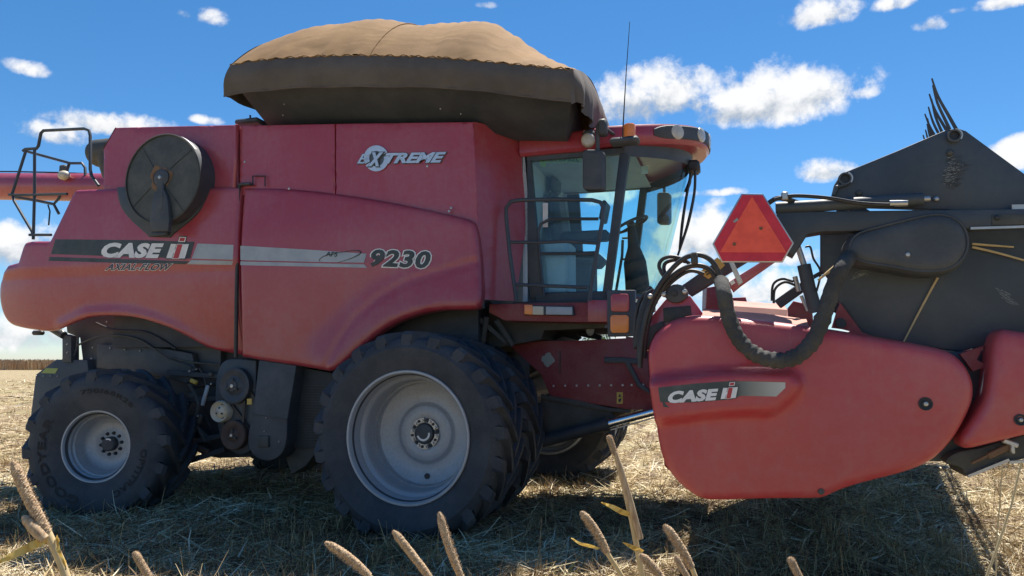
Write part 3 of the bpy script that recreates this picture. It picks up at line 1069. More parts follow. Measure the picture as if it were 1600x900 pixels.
# suction arm over the disc
ARM = [(240, 272), (244, 264), (252, 261), (260, 265), (263, 280), (266, 345, 1), (262, 366, 1), (240, 366, 1), (236, 345, 1)]
MB().prism(outline([(241, 300, 1), (256, 296, 1), (262, 310), (264, 345, 1), (262, 361, 1), (237, 361, 1), (233, 345, 1), (238, 310)], .345), (0, .05, 0), .012).build('suction_arm', M['black_plastic'], comb)
mb = MB(); h = P(250, 277, .34)
mb.lathe([(0, -.0), (.075, .002), (.10, .014), (.10, .045)], h, (0, 1, 0), 32)
mb.build('arm_hub', M['black_plastic'], comb)
MB().beam(h + Vector((.0, .02, -.02)), P(250, 330, .36), .10, .04, .01, up=Vector((0, 1, 0))).build('suction_arm', M['black_plastic'], comb)
MB().lathe([(0, -.016), (.018, -.014), (.024, 0)], h, (0, 1, 0), 14).build('hub_bolt', M['steel'], comb)
MB().box(P(251, 366, YB - .03), (.24, .06, .05), None, .012).build('arm_foot', M['black_plastic'], comb)
# label at the top right of the rim
mb = MB(); vs = []; fcs = []
for k in range(9):
    a = R_(28 + 3.6 * k + 9)
    for r_, yy in ((SR * 1.004, .01), (SR * 1.004, .05)):
        vs.append(sc + Vector((math.cos(a) * (r_ + .003), yy, math.sin(a) * (r_ + .003))))
for k in range(8): fcs.append((2 * k, 2 * k + 1, 2 * k + 3, 2 * k + 2))
MB().add(vs, fcs).build('white_label', M['white'], drum)

# ---- decals on the side panels
s_r = on_panel(pan_rear); s_f = on_panel(pan_front)
decal_grid('wide_stripe', [(87, 374), (230, 375.5), (304, 378)], [(80, 397), (230, 402), (297, 404)], s_r, .004, M['decal_dark'], comb)
decal_grid('wide_stripe', [(309, 380.5), (368.5, 383)], [(300, 404), (368.5, 406)], s_r, .004, M['decal_grey'], comb, 12)
decal_grid('narrow_stripe', [(78, 401.5), (210, 405.5), (296, 408.5)], [(76, 407.5), (210, 411.5), (290, 413)], s_r, .004, M['decal_dark'], comb)
decal_grid('narrow_stripe', [(299, 406.5), (368.5, 408)], [(292, 413), (368.5, 414)], s_r, .004, M['decal_grey'], comb, 12)
decal_grid('wide_stripe', [(376, 384), (480, 390), (573, 396.5)], [(376, 406.5), (480, 409), (569, 410.5)], s_f, .004, M['decal_grey'], comb)
decal_grid('narrow_stripe', [(376, 408.5), (480, 411), (569, 413.2)], [(376, 414.5), (480, 416.5), (574, 418.5)], s_f, .004, M['decal_grey'], comb)
Wt, Dk, Rd, Nv = M['white'], M['decal_dark'], M['decal_red'], M['decal_navy']
text_on('brand_lettering', 'CASE', [(161.5, 378.6), (258, 379.8), (252, 404.3), (156.5, 403)], s_r, [(.075, Dk, .0055), (.06, Wt, .008)], comb, shear=.16, space=1.06)
def ih(quad, surf, parent, dots):
    """the two white uprights with the red i between them; quad in px: TL, TR, BR, BL of the H"""
    tl, tr, br, bl = [np.array(q, float) for q in quad]
    def uv(a, b):
        p = (tl * (1 - a) + tr * a) * b + (bl * (1 - a) + br * a) * (1 - b)
        return p
    def poly(name, pts, hgt, mat, par):
        return mesh_obj(name, np.array([surf(*uv(a, b), hgt) for a, b in pts]), [tuple(range(len(pts)))], mat, par, 60)
    o = poly('brand_emblem', [(-.05, -.07), (1.06, -.07), (1.06, 1.07), (.76, 1.07), (.76, 1.55), (.32, 1.55), (.32, 1.07), (-.05, 1.07)], .0058, Dk, parent)
    poly('emblem_upright', [(0, 0), (.30, 0), (.30, .98), (0, 1.0)], .008, Wt, o)
    poly('emblem_upright', [(.70, 0), (1.0, 0), (1.0, 1.0), (.70, .98)], .008, Wt, o)
    poly('emblem_upright', [(.28, .36), (.72, .36), (.72, .60), (.28, .60)], .0079, Wt, o)
    poly('emblem_letter', [(.33, -.04), (.70, -.04), (.70, 1.0), (.33, 1.0)], .0086, Wt, o)
    poly('emblem_letter', [(.37, -.01), (.66, -.01), (.66, .97), (.37, .97)], .0092, Rd, o)
    poly('emblem_dot', [(.36, 1.14), (.74, 1.14), (.74, 1.48), (.36, 1.48)], .0086, Wt, o)
    poly('emblem_dot', [(.41, 1.19), (.69, 1.19), (.69, 1.43), (.41, 1.43)], .0092, Rd, o)
ih([(268, 381), (296, 381.5), (289.5, 404), (260.5, 403.5)], s_r, comb, None)
text_on('model_lettering', 'AXIAL-FLOW', [(166, 411.5), (272, 411.5), (268, 423.5), (163.5, 423)], s_r, [(.075, Wt, .0045), (.030, Nv, .0075)], comb, shear=.32, space=1.08)
text_on('model_lettering', 'AFS', [(509, 393), (528.5, 394), (528, 401.5), (508.5, 400.5)], s_f, [(.03, Dk, .0065)], comb, shear=.15)
# swoosh beside the letters
def swoosh():
    o1 = [(499, 409), (501, 404), (508, 400), (525, 396), (545, 392.5), (558, 391.5), (564, 394), (561, 398), (551, 403), (540, 407), (527, 410.5)]
    mb = MB(); mb.tube([s_f(x, y, .007) for x, y in o1], [.003, .003, .004, .003, .003, .004, .007, .006, .004, .003, .002], 6, spline=True)
    mb.build('swoosh_mark', M['decal_dark'], comb)
swoosh()
text_on('model_number', '9230', [(578, 387.5), (676, 391), (674, 423), (576, 419)], s_f, [(.085, Wt, .0055), (.040, Dk, .009)], comb, shear=.2, space=1.1)

# EXTREME badge
s_u = on_plane(YU)
mb = MB(); vs = []; fcs = []
ec = (589, 248)
def ringpx(r0, r1, a0, a1, h, n=40):
    vs, fcs = [], []
    for k in range(n + 1):
        a = R_(a0 + (a1 - a0) * k / n)
        for r_ in (r0, r1):
            vs.append(s_u(ec[0] + math.cos(a) * r_, ec[1] - math.sin(a) * r_ * 1.04, h))
    for k in range(n): fcs.append((2 * k, 2 * k + 1, 2 * k + 3, 2 * k + 2))
    return vs, fcs
badge = MB().add(*ringpx(0.01, 17.5, 0, 360, .006)).build('name_badge', M['badge_dark'], comb)
MB().add(*ringpx(11, 19.5, 28, 205, .016)).build('badge_ring', M['silver'], badge)
MB().add(*ringpx(12, 19.5, 212, 372, .016)).build('badge_ring', M['silver'], badge)
text_on('badge_letter', 'E', [(563, 240.5), (581, 240.5), (575, 257.2), (557.5, 257.2)], s_u, [(.06, M['badge_dark'], .010), (.012, M['silver'], .022)], badge, shear=.2)
text_on('badge_letter', 'X', [(577, 237.5), (604, 237.5), (599, 262.5), (574, 262.5)], s_u, [(.12, M['badge_dark'], .020), (.06, M['silver'], .030)], badge, shear=.2)
text_on('badge_letter', 'TREME', [(603, 239.5), (700, 237.5), (695, 255.3), (599, 257)], s_u, [(.08, M['badge_dark'], .010), (.045, M['silver'], .022)], badge, shear=.25)

# ---- tank base strip and flared tank extension
mb = MB(); q1 = P(446, 188, 0.82); q2 = P(714, 184, 0.82)
mb.bb(q1.x, q2.x, .82, 3.9, q2.z - .22, q2.z, .0)
mb.build('tank_rim', M['black'], comb)

# ---- canvas over the grain tank
TN = 0.30; TF = 3.45
fold_px = [(360, 102), (390, 96), (440, 91), (500, 88), (560, 86.5), (640, 88), (700, 91), (780, 98), (830, 103), (870, 107), (895, 109)]
skirt_px = [(347, 149), (385, 143), (440, 137), (500, 134.5), (560, 134), (640, 134.5), (700, 136), (770, 143), (820, 149), (860, 155), (898, 158)]
hz_px = [(360, .78), (440, .90), (520, .95), (600, .90), (660, .90), (705, .94), (728, .93), (745, .86), (752, .80), (800, .64), (850, .45), (895, .30)]
def build_tarp():
    nx = 90
    A = np.linspace(360, 895, nx)
    fy = np.interp(A, [p[0] for p in fold_px], [p[1] for p in fold_px])
    sx = np.interp(A, [p[0] for p in fold_px], [p[0] for p in skirt_px])
    sy = np.interp(A, [p[0] for p in fold_px], [p[1] for p in skirt_px])
    hz = np.interp(A, [p[0] for p in hz_px], [p[1] for p in hz_px])
    nt = 44
    V = []; nrow = None
    rows_top = []
    for i in range(nx):
        f = P(A[i], fy[i], TN); b = P(sx[i], sy[i], TN + .02)
        col = []
        # top from near fold over the bows to the far fold
        for k in range(nt + 1):
            t = k / nt
            y = TN + (TF - TN) * t
            u = abs(2 * t - 1)
            z = f.z + hz[i] * (1 - u ** 2.2)
            # slack between the bows
            bow = math.sin((f.x + 2.5) * 2 * math.pi / 1.06) ** 2
            z -= 0.006 * bow * (1 - u ** 6) * (0.4 + u)
            z += 0.022 * math.sin(f.x * 3.1 + 4 * t + 1.5 * math.sin(f.x * 1.7)) * (1 - u ** 4) + 0.012 * math.sin(f.x * 7.7 - 9 * t) * (1 - u ** 4)
            rdg = (A[i] - (752 + 40 * max(0, min(1, 1 - 2.2 * t)))) / 9.0
            z += .035 * math.exp(-rdg * rdg) * (.3 + .7 * min(1, 4 * t)) * (1 - u ** 8)
            wr = 0.012 * math.sin(f.x * 19 + 5 * t) * (u ** 3) + 0.006 * math.sin(f.x * 47 + 11 * t)
            # gathered hem along the fold
            if k in (0, nt): wr += .55 * (0.012 * math.sin(f.x * 23 + 3 * math.sin(f.x * 5)) + .007 * math.sin(f.x * 53 + 2 * math.sin(f.x * 9))) * (.35 + .65 * math.sin(f.x * 1.3 + .4) ** 2)
            if k in (1, 2, nt - 2, nt - 1): wr += 0.014 * math.sin(f.x * 17 + 2.5 * math.sin(f.x * 6)) * math.sin(f.x * 1.3 + .4) ** 2
            col.append((f.x - 0.12 * (i / (nx - 1)) ** 3 * t ** 1.5, y, z + wr))
        rows_top.append(col)
    Vt = [p for c in rows_top for p in c]
    m_ = nt + 1
    Ft = [(i * m_ + k, i * m_ + k + 1, (i + 1) * m_ + k + 1, (i + 1) * m_ + k) for i in range(nx - 1) for k in range(nt)]
    o = mesh_obj('canvas_cover', np.array(Vt), Ft, M['tarp'], comb, 70)
    # skirt all round
    ring_t, ring_b = [], []
    for i in range(nx):
        f = P(A[i], fy[i], TN); b = P(sx[i], sy[i], TN + .0)
        ring_t.append(Vector((f.x, TN - .004, f.z))); ring_b.append(Vector((b.x, TN + .02 + .012 * math.sin(b.x * 9), b.z)))
    xf = ring_t[-1].x; zf = ring_t[-1].z; zb = ring_b[-1].z
    for k in range(1, 46):
        t = k / 46
        y = TN + (TF - TN) * t
        u = abs(2 * t - 1)
        zt = zf + hz[-1] * (1 - u ** 2.2)
        g = math.sin(t * 96) * .022 + math.sin(t * 41) * .02
        xs = xf - .12 * t ** 1.5
        ring_t.append(Vector((xs + .003, y, zt)))
        ring_b.append(Vector((xs + .05 + g, y, zb - .12 * min(1, t / .22) + (zt - zf) * .55 - .02 * math.sin(t * 55))))
    for i in range(nx - 1, -1, -1):
        f = ring_t[i]; b = ring_b[i]; sh = .12 * (i / (nx - 1)) ** 3
        ring_t.append(Vector((f.x - sh, TF + .004, f.z))); ring_b.append(Vector((b.x - sh, TF - .02, b.z)))
    xb = ring_t[0].x; zf0 = ring_t[0].z; zb0 = ring_b[0].z; xbb = ring_b[0].x
    for k in range(1, 30):
        t = k / 30
        y = TF + (TN - TF) * t
        u = abs(2 * t - 1)
        ring_t.append(Vector((xb - .003, y, zf0 + hz[0] * (1 - u ** 2.2))))
        ring_b.append(Vector((xbb - .02 * math.sin(t * 30), y, zb0 + .05 * math.sin(math.pi * t))))
    n = len(ring_t); st = 6
    V = []
    for i in range(n):
        for k in range(st + 1):
            t = k / st
            p = ring_t[i].lerp(ring_b[i], t)
            bulge = .045 * math.sin(math.pi * min(1, t * 1.05)) + .010 * math.sin(i * .9 + 3 * t) * t
            p = p + Vector((p.x + .5, p.y - (TN + TF) / 2, 0)).normalized() * bulge if i >= nx else p + Vector((0, -bulge, 0))
            V.append(p)
    Fs = []
    for i in range(n):
        j = (i + 1) % n
        for k in range(st):
            Fs.append((i * (st + 1) + k, j * (st + 1) + k, j * (st + 1) + k + 1, i * (st + 1) + k + 1))
    sk = mesh_obj('cover_skirt', np.array(V), Fs, M['tarp_skirt'], comb, 60)
    # hem cords along both edges
    mb = MB(); mb.tube(ring_b[:nx], .010, 6); mb.build('hem', M['tarp_skirt'], sk)
    mb = MB(); mb.tube([p + Vector((0, -.008, .012 * math.sin(i * 1.7))) for i, p in enumerate(ring_t[:nx])], [.006 + .002 * math.sin(i * 2.3 + 2 * math.sin(i * .7)) for i in range(nx)], 6)
    mb.build('gathered_edge', M['tarp'], o)
    # seam over the bows
    for ix in (0.41,):
        i = int(ix * nx)
        pts = [Vector(rows_top[i][k]) + Vector((0, 0, .006)) for k in range(0, nt + 1)]
        MB().tube(pts, .010, 6).build('seam', M['tarp'], o)
    # hanging flaps at the front corner
    MB().add([P(886, 108, TN - .015), P(896, 109, TN - .02), P(899, 160, TN - .03), P(893, 163, TN - .025)], [(0, 1, 2, 3)]).build('corner_seam', M['tarp_skirt'], sk)
    # flared dark sheets of the tank extension below the canvas
    zl = P(430, 199, 0.95).z - .12
    b0 = P(424, 196, 0.90); b1 = P(884, 206, 0.90); b1.x += .0
    lo = [Vector((b0.x, .90, b0.z - .05)), Vector((b1.x, .90, b1.z - .03)), Vector((b1.x - .3, 3.1, b1.z)), Vector((b0.x, 3.1, b0.z))]
    t0 = P(366, 130, TN + .08); t1 = P(893, 140, TN + .08); t1.x += .02
    hi = [Vector((t0.x, TN + .08, t0.z)), Vector((t1.x, TN + .08, t1.z)), Vector((t1.x - .4, TF - .08, t1.z)), Vector((t0.x, TF - .08, t0.z))]
    mb = MB(); mb.add(lo + hi, [(0, 1, 5, 4), (1, 2, 6, 5), (2, 3, 7, 6), (3, 0, 4, 7), (0, 3, 2, 1)])
    mb.build('tank_extension', M['black'], comb)
    # stiffener and prop rod under the rear corner
    MB().tube([P(391, 193, .8), P(391, 180, .8)], .012, 6).build('prop_rod', M['black'], comb)
    for x, y in ((444, 163), (442, 180), (688, 155), (720, 178), (688, 170)):
        MB().ball(P(x, y, .52), .008, 8, 6).build('rivet', M['steel'], comb)
build_tarp()
MB().box(P(396, 194, .9), (.32, .3, .06), None, .02).build('tank_ledge', M['black'], comb)

# ---- wheels
def carcass(R, rim, W, crown):
    half = [(rim - .02, .10), (rim + .015, .055), (rim + (R - rim) * .35, .012), (rim + (R - rim) * .6, .0), (R - .125, .018), (R - .085, .04), (R - .058, .085), (R - crown * 1.0, W * .28), (R - crown * .85, W * .5)]
    return half + [(r, W - h) for r, h in half[-2::-1]]
def side_y(prof, r):
    n = len(prof) // 2 + 1
    rs = [p[0] for p in prof[:n]][::1]; hs = [p[1] for p in prof[:n]]
    return float(np.interp(r, rs[:5], hs[:5]))
def settle(V, R, zc, W):
    # the tyre stands on the ground under load: flattened foot and a little bulge above it
    V = V.copy()
    low = np.clip((-V[:, 2] - zc * .45) / (zc * .55), 0, 1)
    V[:, 1] += (V[:, 1] - W / 2) * 0.10 * low
    k = -zc - 0.012
    under = V[:, 2] < k
    V[under, 2] = k + (V[under, 2] - k) * 0.06
    return V
def tyre(R, rim, W, nl, lug_h=.05, hand=1, name='tyre', parent=None, zc=.9):
    prof = carcass(R, rim, W, lug_h)
    mb = MB(); mb.lathe(prof, n=96)
    n_half = len(prof) // 2 + 1
    def surf(w):
        hs = [p[1] for p in prof[4:n_half]]; rs = [p[0] for p in prof[4:n_half]]
        return float(np.interp(min(w, W - w), hs, rs))
    dphi = 2 * math.pi / nl
    sweep = dphi * 1.25
    for side in (0, 1):
        for i in range(nl):
            ph0 = i * dphi + (dphi / 2 if side else 0)
            st = [(.54, 0.0, .036), (.44, .16, .040), (.30, .45, .043), (.16, .78, .050), (.075, .96, .058), (.035, 1.0, .062)]
            vs = []
            for (wf, pf, hw) in st:
                w = wf * W
                wy = w if side == 0 else W - w
                ph = ph0 + hand * sweep * pf
                rb = surf(w) - .012; rt = R - .004 * (1 - wf) - (.03 if wf < .05 else .0)
                for (rr, hh) in ((rb, hw * 1.28), (rt, hw * .86), (rt, -hw * .86), (rb, -hw * 1.28)):
                    a = ph + hand * 0 + hh / R * 1.0
                    vs.append((rr * math.cos(a), wy, rr * math.sin(a)))
            # end running down the shoulder
            for (rr, off, hw) in ((R - .085, .006, .060), (R - .150, .012, .045)):
                wy0 = .034 if rr > R - .1 else .014
                ph = ph0 + hand * sweep * (1.02)
                for (k, hh) in ((0, hw * 1.2), (1, hw), (1, -hw), (0, -hw * 1.2)):
                    w = wy0 + (.012 if k == 0 else -.016 if rr > R - .1 else -.004)
                    wy = w if side == 0 else W - w
                    r2 = rr + (-.01 if k == 0 else .0)
                    a = ph + hh / R
                    vs.append((r2 * math.cos(a), wy, r2 * math.sin(a)))
            ns = len(vs) // 4
            fs_ = [(0, 1, 2, 3), tuple((ns - 1) * 4 + k for k in (3, 2, 1, 0))]
            for q in range(ns - 1):
                for k in range(4):
                    k2 = (k + 1) % 4
                    fs_.append((q * 4 + k, q * 4 + k2, q * 4 + 4 + k2, q * 4 + 4 + k))
            mb.add(vs, fs_)
    V = np.array(mb.v)
    V = settle(V, R, zc, W)
    o = mesh_obj(name, V, mb.f, M['rubber'], None, 32, center=False)
    o.parent = parent
    return o, prof

def ring_text(txt, prof, r0, h, a0, a1, parent, mat, off=.03):
    V, Fc = glyphs(txt, off, 0, 1.1)
    lo, hi = V.min(0), V.max(0)
    out = []
    Rr, zc, Wd = .835, ZR, .74
    for x, y in V:
        t = (x - lo[0]) / (hi[0] - lo[0]); b = (y - lo[1]) / (hi[1] - lo[1])
        ang = math.pi / 2 - R_(a0 + (a1 - a0) * t)
        r = r0 + h * b
        out.append((r * math.cos(ang), side_y(prof, r) - .006, r * math.sin(ang)))
    o = mesh_obj('tyre_lettering', settle(np.array(out), Rr, zc, Wd) - np.array([0, .002, 0]), Fc, mat, None, 60, center=False)
    o.parent = parent
    return o

def local(name, mb, mat, parent, loc=(0, 0, 0), angle=35):
    o = mesh_obj(name, np.array(mb.v), mb.f, mat, None, angle, center=False)
    o.parent = parent; o.location = loc
    return o

ZF, ZR = 0.925, 0.715
XF, XR = -0.13, -3.80
YFL = 5.15
def front_wheel():
    R, rim, W = 1.0, 0.60, 0.60
    mb = MB()
    KR = 1.045
    prof = [(.598, .055), (.602, .04), (.596, .030), (.580, .030), (.570, .042), (.566, .10), (.552, .13), (.545, .20), (.520, .225), (.512, .235), (.507, .30), (.500, .40), (.470, .47), (.40, .505), (.30, .515), (.285, .510), (.265, .485), (.25, .475), (.165, .472), (.150, .480), (.0, .480)]
    prof = [(r * KR if r > .2 else r, h) for r, h in prof]
    mb.lathe(prof, n=96)
    mb.lathe([(.566, .56), (.590, .55), (.60, .53), (.58, .52), (.55, .42), (.50, .40)], n=64)
    w = mesh_obj('front_wheel', np.array(mb.v), mb.f, M['rim'], None, 40, center=False)
    t, pr = tyre(R, rim, W, 21, .052, 1, 'tyre', w, ZF)
    hub = MB(); hub.lathe([(0, .425), (.075, .427), (.093, .435), (.098, .45), (.098, .48)], n=40)
    local('hub_cap', hub, M['black_plastic'], w)
    # pale crescent on the cap
    vs, fcs = [], []
    for k in range(25):
        a = R_(200 + k * (170 / 24))
        for r_ in (.052, .072): vs.append((math.cos(a) * r_, .421, math.sin(a) * r_))
    for k in range(24): fcs.append((2 * k, 2 * k + 1, 2 * k + 3, 2 * k + 2))
    cm = MB(); cm.add(vs, fcs); local('cap_mark', cm, M['white'], w)
    for s_ in range(5):
        vs, fcs = [], []
        a0 = 18 + 72 * s_
        for k in range(13):
            a = R_(a0 + 2 + k * 50 / 12)
            for r_, y in ((.104, .462), (.108, .452), (.152, .452), (.156, .466)): vs.append((math.cos(a) * r_, y, math.sin(a) * r_))
        for k in range(12):
            for q in range(3): fcs.append((4 * k + q, 4 * k + q + 1, 4 * k + 5 + q, 4 * k + 4 + q))
        g = MB(); g.add(vs, fcs); local('clamp_plate', g, M['steel'], w)
        for j in range(3):
            a = R_(a0 + 10 + j * 17)
            n_ = MB(); n_.lathe([(0, -.018), (.012, -.017), (.0145, -.012), (.0155, 0)], axis=(0, 1, 0), n=6)
            local('wheel_nut', n_, M['steel'] if j != 1 else M['dark'], w, (math.cos(a) * .130, .452, math.sin(a) * .130))
        a = R_(a0 - 9)
        n_ = MB(); n_.lathe([(0, -.012), (.014, -.010), (.017, 0)], axis=(0, 1, 0), n=12)
        local('stud_hole', n_, M['dark'], w, (math.cos(a) * .130, .472, math.sin(a) * .130))
    hole = MB(); hole.lathe([(0, -.002), (.026, -.002), (.03, .004)], axis=(0, 1, 0), n=20)
    local('valve_hole', hole, M['dark'], w, (math.cos(R_(-88)) * .42, .489, math.sin(R_(-88)) * .42))
    return w

def rear_wheel():
    R, rim, W = 0.835, 0.362, 0.74
    mb = MB()
    prof = [(.385, .075), (.392, .06), (.386, .048), (.372, .050), (.362, .065), (.355, .12), (.338, .135), (.335, .17), (.318, .185), (.314, .22), (.30, .24), (.296, .29), (.270, .325), (.225, .345), (.16, .350), (.15, .345), (.0, .345)]
    mb.lathe(prof, n=72)
    mb.lathe([(.355, W - .06), (.385, W - .07), (.38, W - .1), (.33, W - .2), (.30, .4)], n=48)
    w = mesh_obj('rear_wheel', np.array(mb.v), mb.f, M['rim'], None, 40, center=False)
    t, pr = tyre(R, rim, W, 16, .055, 1, 'tyre', w, ZR)
    ring_text('750/65R26', pr, .575, .052, -16, 44, w, M['letter_rubber'])
    ring_text('OPTITRAC', pr, .53, .07, 92, 152, w, M['letter_rubber'])
    ring_text('GOODYEAR', pr, .53, .085, 192, 302, w, M['letter_rubber'])
    hub = MB(); hub.lathe([(0, .265), (.065, .267), (.078, .28), (.08, .345)], n=36)
    local('hub_cap', hub, M['black_plastic'], w)
    vs, fcs = [], []
    for k in range(13):
        a = R_(50 + k * 60 / 12)
        for r_ in (.050, .066): vs.append((math.cos(a) * r_, .262, math.sin(a) * r_))
    for k in range(12): fcs.append((2 * k, 2 * k + 1, 2 * k + 3, 2 * k + 2))
    cm = MB(); cm.add(vs, fcs); local('cap_mark', cm, M['white'], w)
    for k in range(10):
        a = R_(36 * k + 8)
        n_ = MB(); n_.lathe([(0, -.03), (.013, -.028), (.019, -.01), (.021, 0)], axis=(0, 1, 0), n=8)
        local('wheel_nut', n_, M['dark'], w, (math.cos(a) * .118, .345, math.sin(a) * .118))
    return w

def place(w, loc, rz=0.0, ry=0.0):
    w.parent = comb
    w.location = Vector(loc) - WL[comb.name]
    w.rotation_euler = (0, ry, rz)
def copy_wheel(w):
    c = w.copy(); COL.objects.link(c)
    for ch in list(w.children):
        d = ch.copy(); COL.objects.link(d); d.parent = c
    return c
fw = front_wheel(); place(fw, (XF, 0, ZF))
fw2 = copy_wheel(fw); place(fw2, (XF, .80, ZF))
fw3 = copy_wheel(fw); place(fw3, (XF + .40, YFL - .80, ZF), math.pi)
fw4 = copy_wheel(fw); place(fw4, (XF + .40, YFL, ZF), math.pi)
rw = rear_wheel(); place(rw, (XR, .02, ZR), R_(14))
rw2 = copy_wheel(rw); place(rw2, (XR, 4.10, ZR), math.pi + R_(14))
ax = MB()
ax.tube([(XF, .48, ZF), (XF, YFL - .5, ZF)], .17, 20)
ax.bb(XF-.25, XF+.25, 1.5, 1.8, .7, 1.5, .05); ax.bb(XF-.25, XF+.25, 2.9, 3.2, .7, 1.5, .05)
ax.tube([(XF, .485, ZF), (XF, 1.2, ZF)], .15, 24)
ax.build('front_axle', M['dark'], comb)
ax = MB()
ax.box((XR, 2.05, ZR + .05), (.24, 2.5, .24), None, .03)
ax.box((XR, .8, ZR), (.3, .35, .4), None, .04); ax.box((XR, 3.3, ZR), (.3, .35, .4), None, .04)
ax.tube([(XR+.25, .85, ZR+.05), (XR+.25, 3.2, ZR+.05)], .035, 10)
ax.build('rear_axle', M['dark'], comb)

# ================================================================== cab
ZB = P(946, 462, YC).z          # floor line of the glass
ZT = P(972, 238, YC).z          # head of the glass
ZRT = P(905, 203, YC - .05).z   # top of the roof
YL = 3.06                       # far side of the cab
HC = (YC + YL) / 2
XRE = P(824, 350, YC).x         # rear wall
pb = P(944, 462, YC); ptp = P(973, 246, YC)
XC_B = 1.96
def plan(t_h, y):
    """front glass: x over y at height fraction t_h (0 bottom, 1 top)"""
    u = (y - HC) / (HC - YC)
    xp = pb.x + (ptp.x - pb.x) * t_h
    xc = XC_B + (2.38 - XC_B) * t_h
    return xp + (xc - xp) * (1 - abs(u) ** 2.3)
zr0_ = P(905, 234, YC - .06).z
cabn = MB()
# floor, rear wall, inner roof
cabn.bb(XRE, pb.x, YC + .01, YL - .01, ZB - .10, ZB, .0)
fl = [Vector((plan(0, y), y, ZB)) for y in np.linspace(YC + .02, YL - .02, 15)]
cabn.prism([Vector((pb.x - .1, YC + .02, ZB - .004))] + [p - Vector((0, 0, .004)) for p in fl] + [Vector((pb.x - .1, YL - .02, ZB - .004))], (0, 0, -.10))
cab = cabn.build('cab', M['black_plastic'], comb)
mb = MB(); mb.bb(XRE - .05, XRE, YC, YL, ZB - .1, ZT + .05)
mb.bb(XRE, XRE + .13, YL - .05, YL, ZB, ZT)
mb.build('cab_rear_wall', M['trim'], cab)
mb = MB(); mb.bb(XRE - .02, ptp.x + .1, YC + .08, YL - .08, zr0_ - .03, zr0_ - .018, .004); mb.build('headliner', M['trim'], cab)
# roof
def roof_plan(inset):
    pts = []
    xr = P(814, 220, YC).x
    pts.append(Vector((xr, YC - .06 + inset, 0)))
    pts.append(Vector((1.30, YC - .07 + inset, 0)))
    for k in range(0, 25):
        u = -1 + 2 * k / 24
        y = HC + u * (HC - YC + .07 - inset)
        x = 1.62 + (2.60 - inset - 1.62) * (1 - abs(u) ** 2.4) ** 0.9
        pts.append(Vector((x, y, 0)))
    pts.append(Vector((1.30, YL + .07 - inset, 0)))
    pts.append(Vector((xr, YL + .06 - inset, 0)))
    return pts
zr0 = P(905, 234, YC - .06).z
def ringz(pts, z, dropf):
    out = []
    for p in pts:
        drop = -0.13 * max(0, (p.x - 1.2) / 1.4) ** 1.3
        out.append(Vector((p.x, p.y, z - drop)))
    return out
layers = [ringz(roof_plan(.10), zr0 - .015, 1.2), ringz(roof_plan(.03), zr0 - .012, 1.2), ringz(roof_plan(.0), zr0 + .02, 1.1), ringz(roof_plan(.0), ZRT - .05, 1), ringz(roof_plan(.03), ZRT - .012, 1), ringz(roof_plan(.10), ZRT, .9), ringz(roof_plan(.5), ZRT + .03, .4)]
n = len(layers[0]); vs = [p for l in layers for p in l]; fcs = []
for i in range(len(layers) - 1):
    for k in range(n):
        j = (k + 1) % n
        fcs.append((i * n + k, i * n + j, (i + 1) * n + j, (i + 1) * n + k))
fcs.append(tuple(range(n))); fcs.append(tuple((len(layers) - 1) * n + k for k in range(n)))
roof = MB().add(vs, fcs).build('cab_roof', M['red'], comb, 40)
# dark lamp band round the roof front, with its lamps
def roof_at(u, z, out=0.0):
    y = HC + u * (HC - YC + .07 + out * .6)
    x = 1.62 + (2.60 + out - 1.62) * (1 - min(1, abs(u)) ** 2.4) ** 0.9
    drop = -0.13 * max(0, (x - 1.2) / 1.4) ** 1.3
    return Vector((x, y, z - drop))
zc_ = (zr0 + ZRT) / 2
us = np.linspace(-.80, .80, 41); vs = []; fcs = []
for u in us:
    e = 0.075 * (1 - max(0, (abs(u) - .7) / .1) ** 2 * .5)
    for z, o_ in ((zc_ - e, .004), (zc_ - e + .01, .016), (zc_ + e - .01, .016), (zc_ + e, .004)):
        vs.append(roof_at(u, z, o_))
for i in range(len(us) - 1):
    for k in range(3):
        q = i * 4 + k; fcs.append((q, q + 1, q + 5, q + 4))
band = MB().add(vs, fcs).build('lamp_band', M['black_plastic'], roof)
for u in (-.64, -.36, -.08, .20, .46, .68):
    c = roof_at(u, zc_, .018)
    nrm = (roof_at(u + .03, zc_, .018) - roof_at(u - .03, zc_, .018)).cross(Vector((0, 0, 1))).normalized()
    if nrm.x < 0: nrm = -nrm
    l = MB(); l.lathe([(0, .012), (.045, .010), (.068, .004), (.078, .0), (.082, -.01)], c, nrm, 24)
    l.build('work_lamp', M['lens_clear'], roof)
# window posts and frames
post = MB()
post.prism([P(811, 234, YC), P(828, 238, YC), P(848, 462, YC), P(828, 468, YC)], (0, .07, 0), .008)
post.build('rear_post', M['black'], cab)
post = MB(); post.prism([P(968, 240, YC - .004), P(983, 240, YC - .004), P(953, 466, YC - .004), P(940, 466, YC - .004)], (0, .08, 0), .01)
post.build('door_post', M['black'], cab)
post = MB(); post.bb(XRE, ptp.x + .02, YC - .002, YC + .07, ZT - .012, zr0 + .0)
post.build('head_rail', M['black'], cab)
post = MB(); post.bb(P(850, 462, YC).x - .1, pb.x + .02, YC - .002, YC + .07, ZB - .10, ZB + .05, .01)
post.build('sill_rail', M['black'], cab)
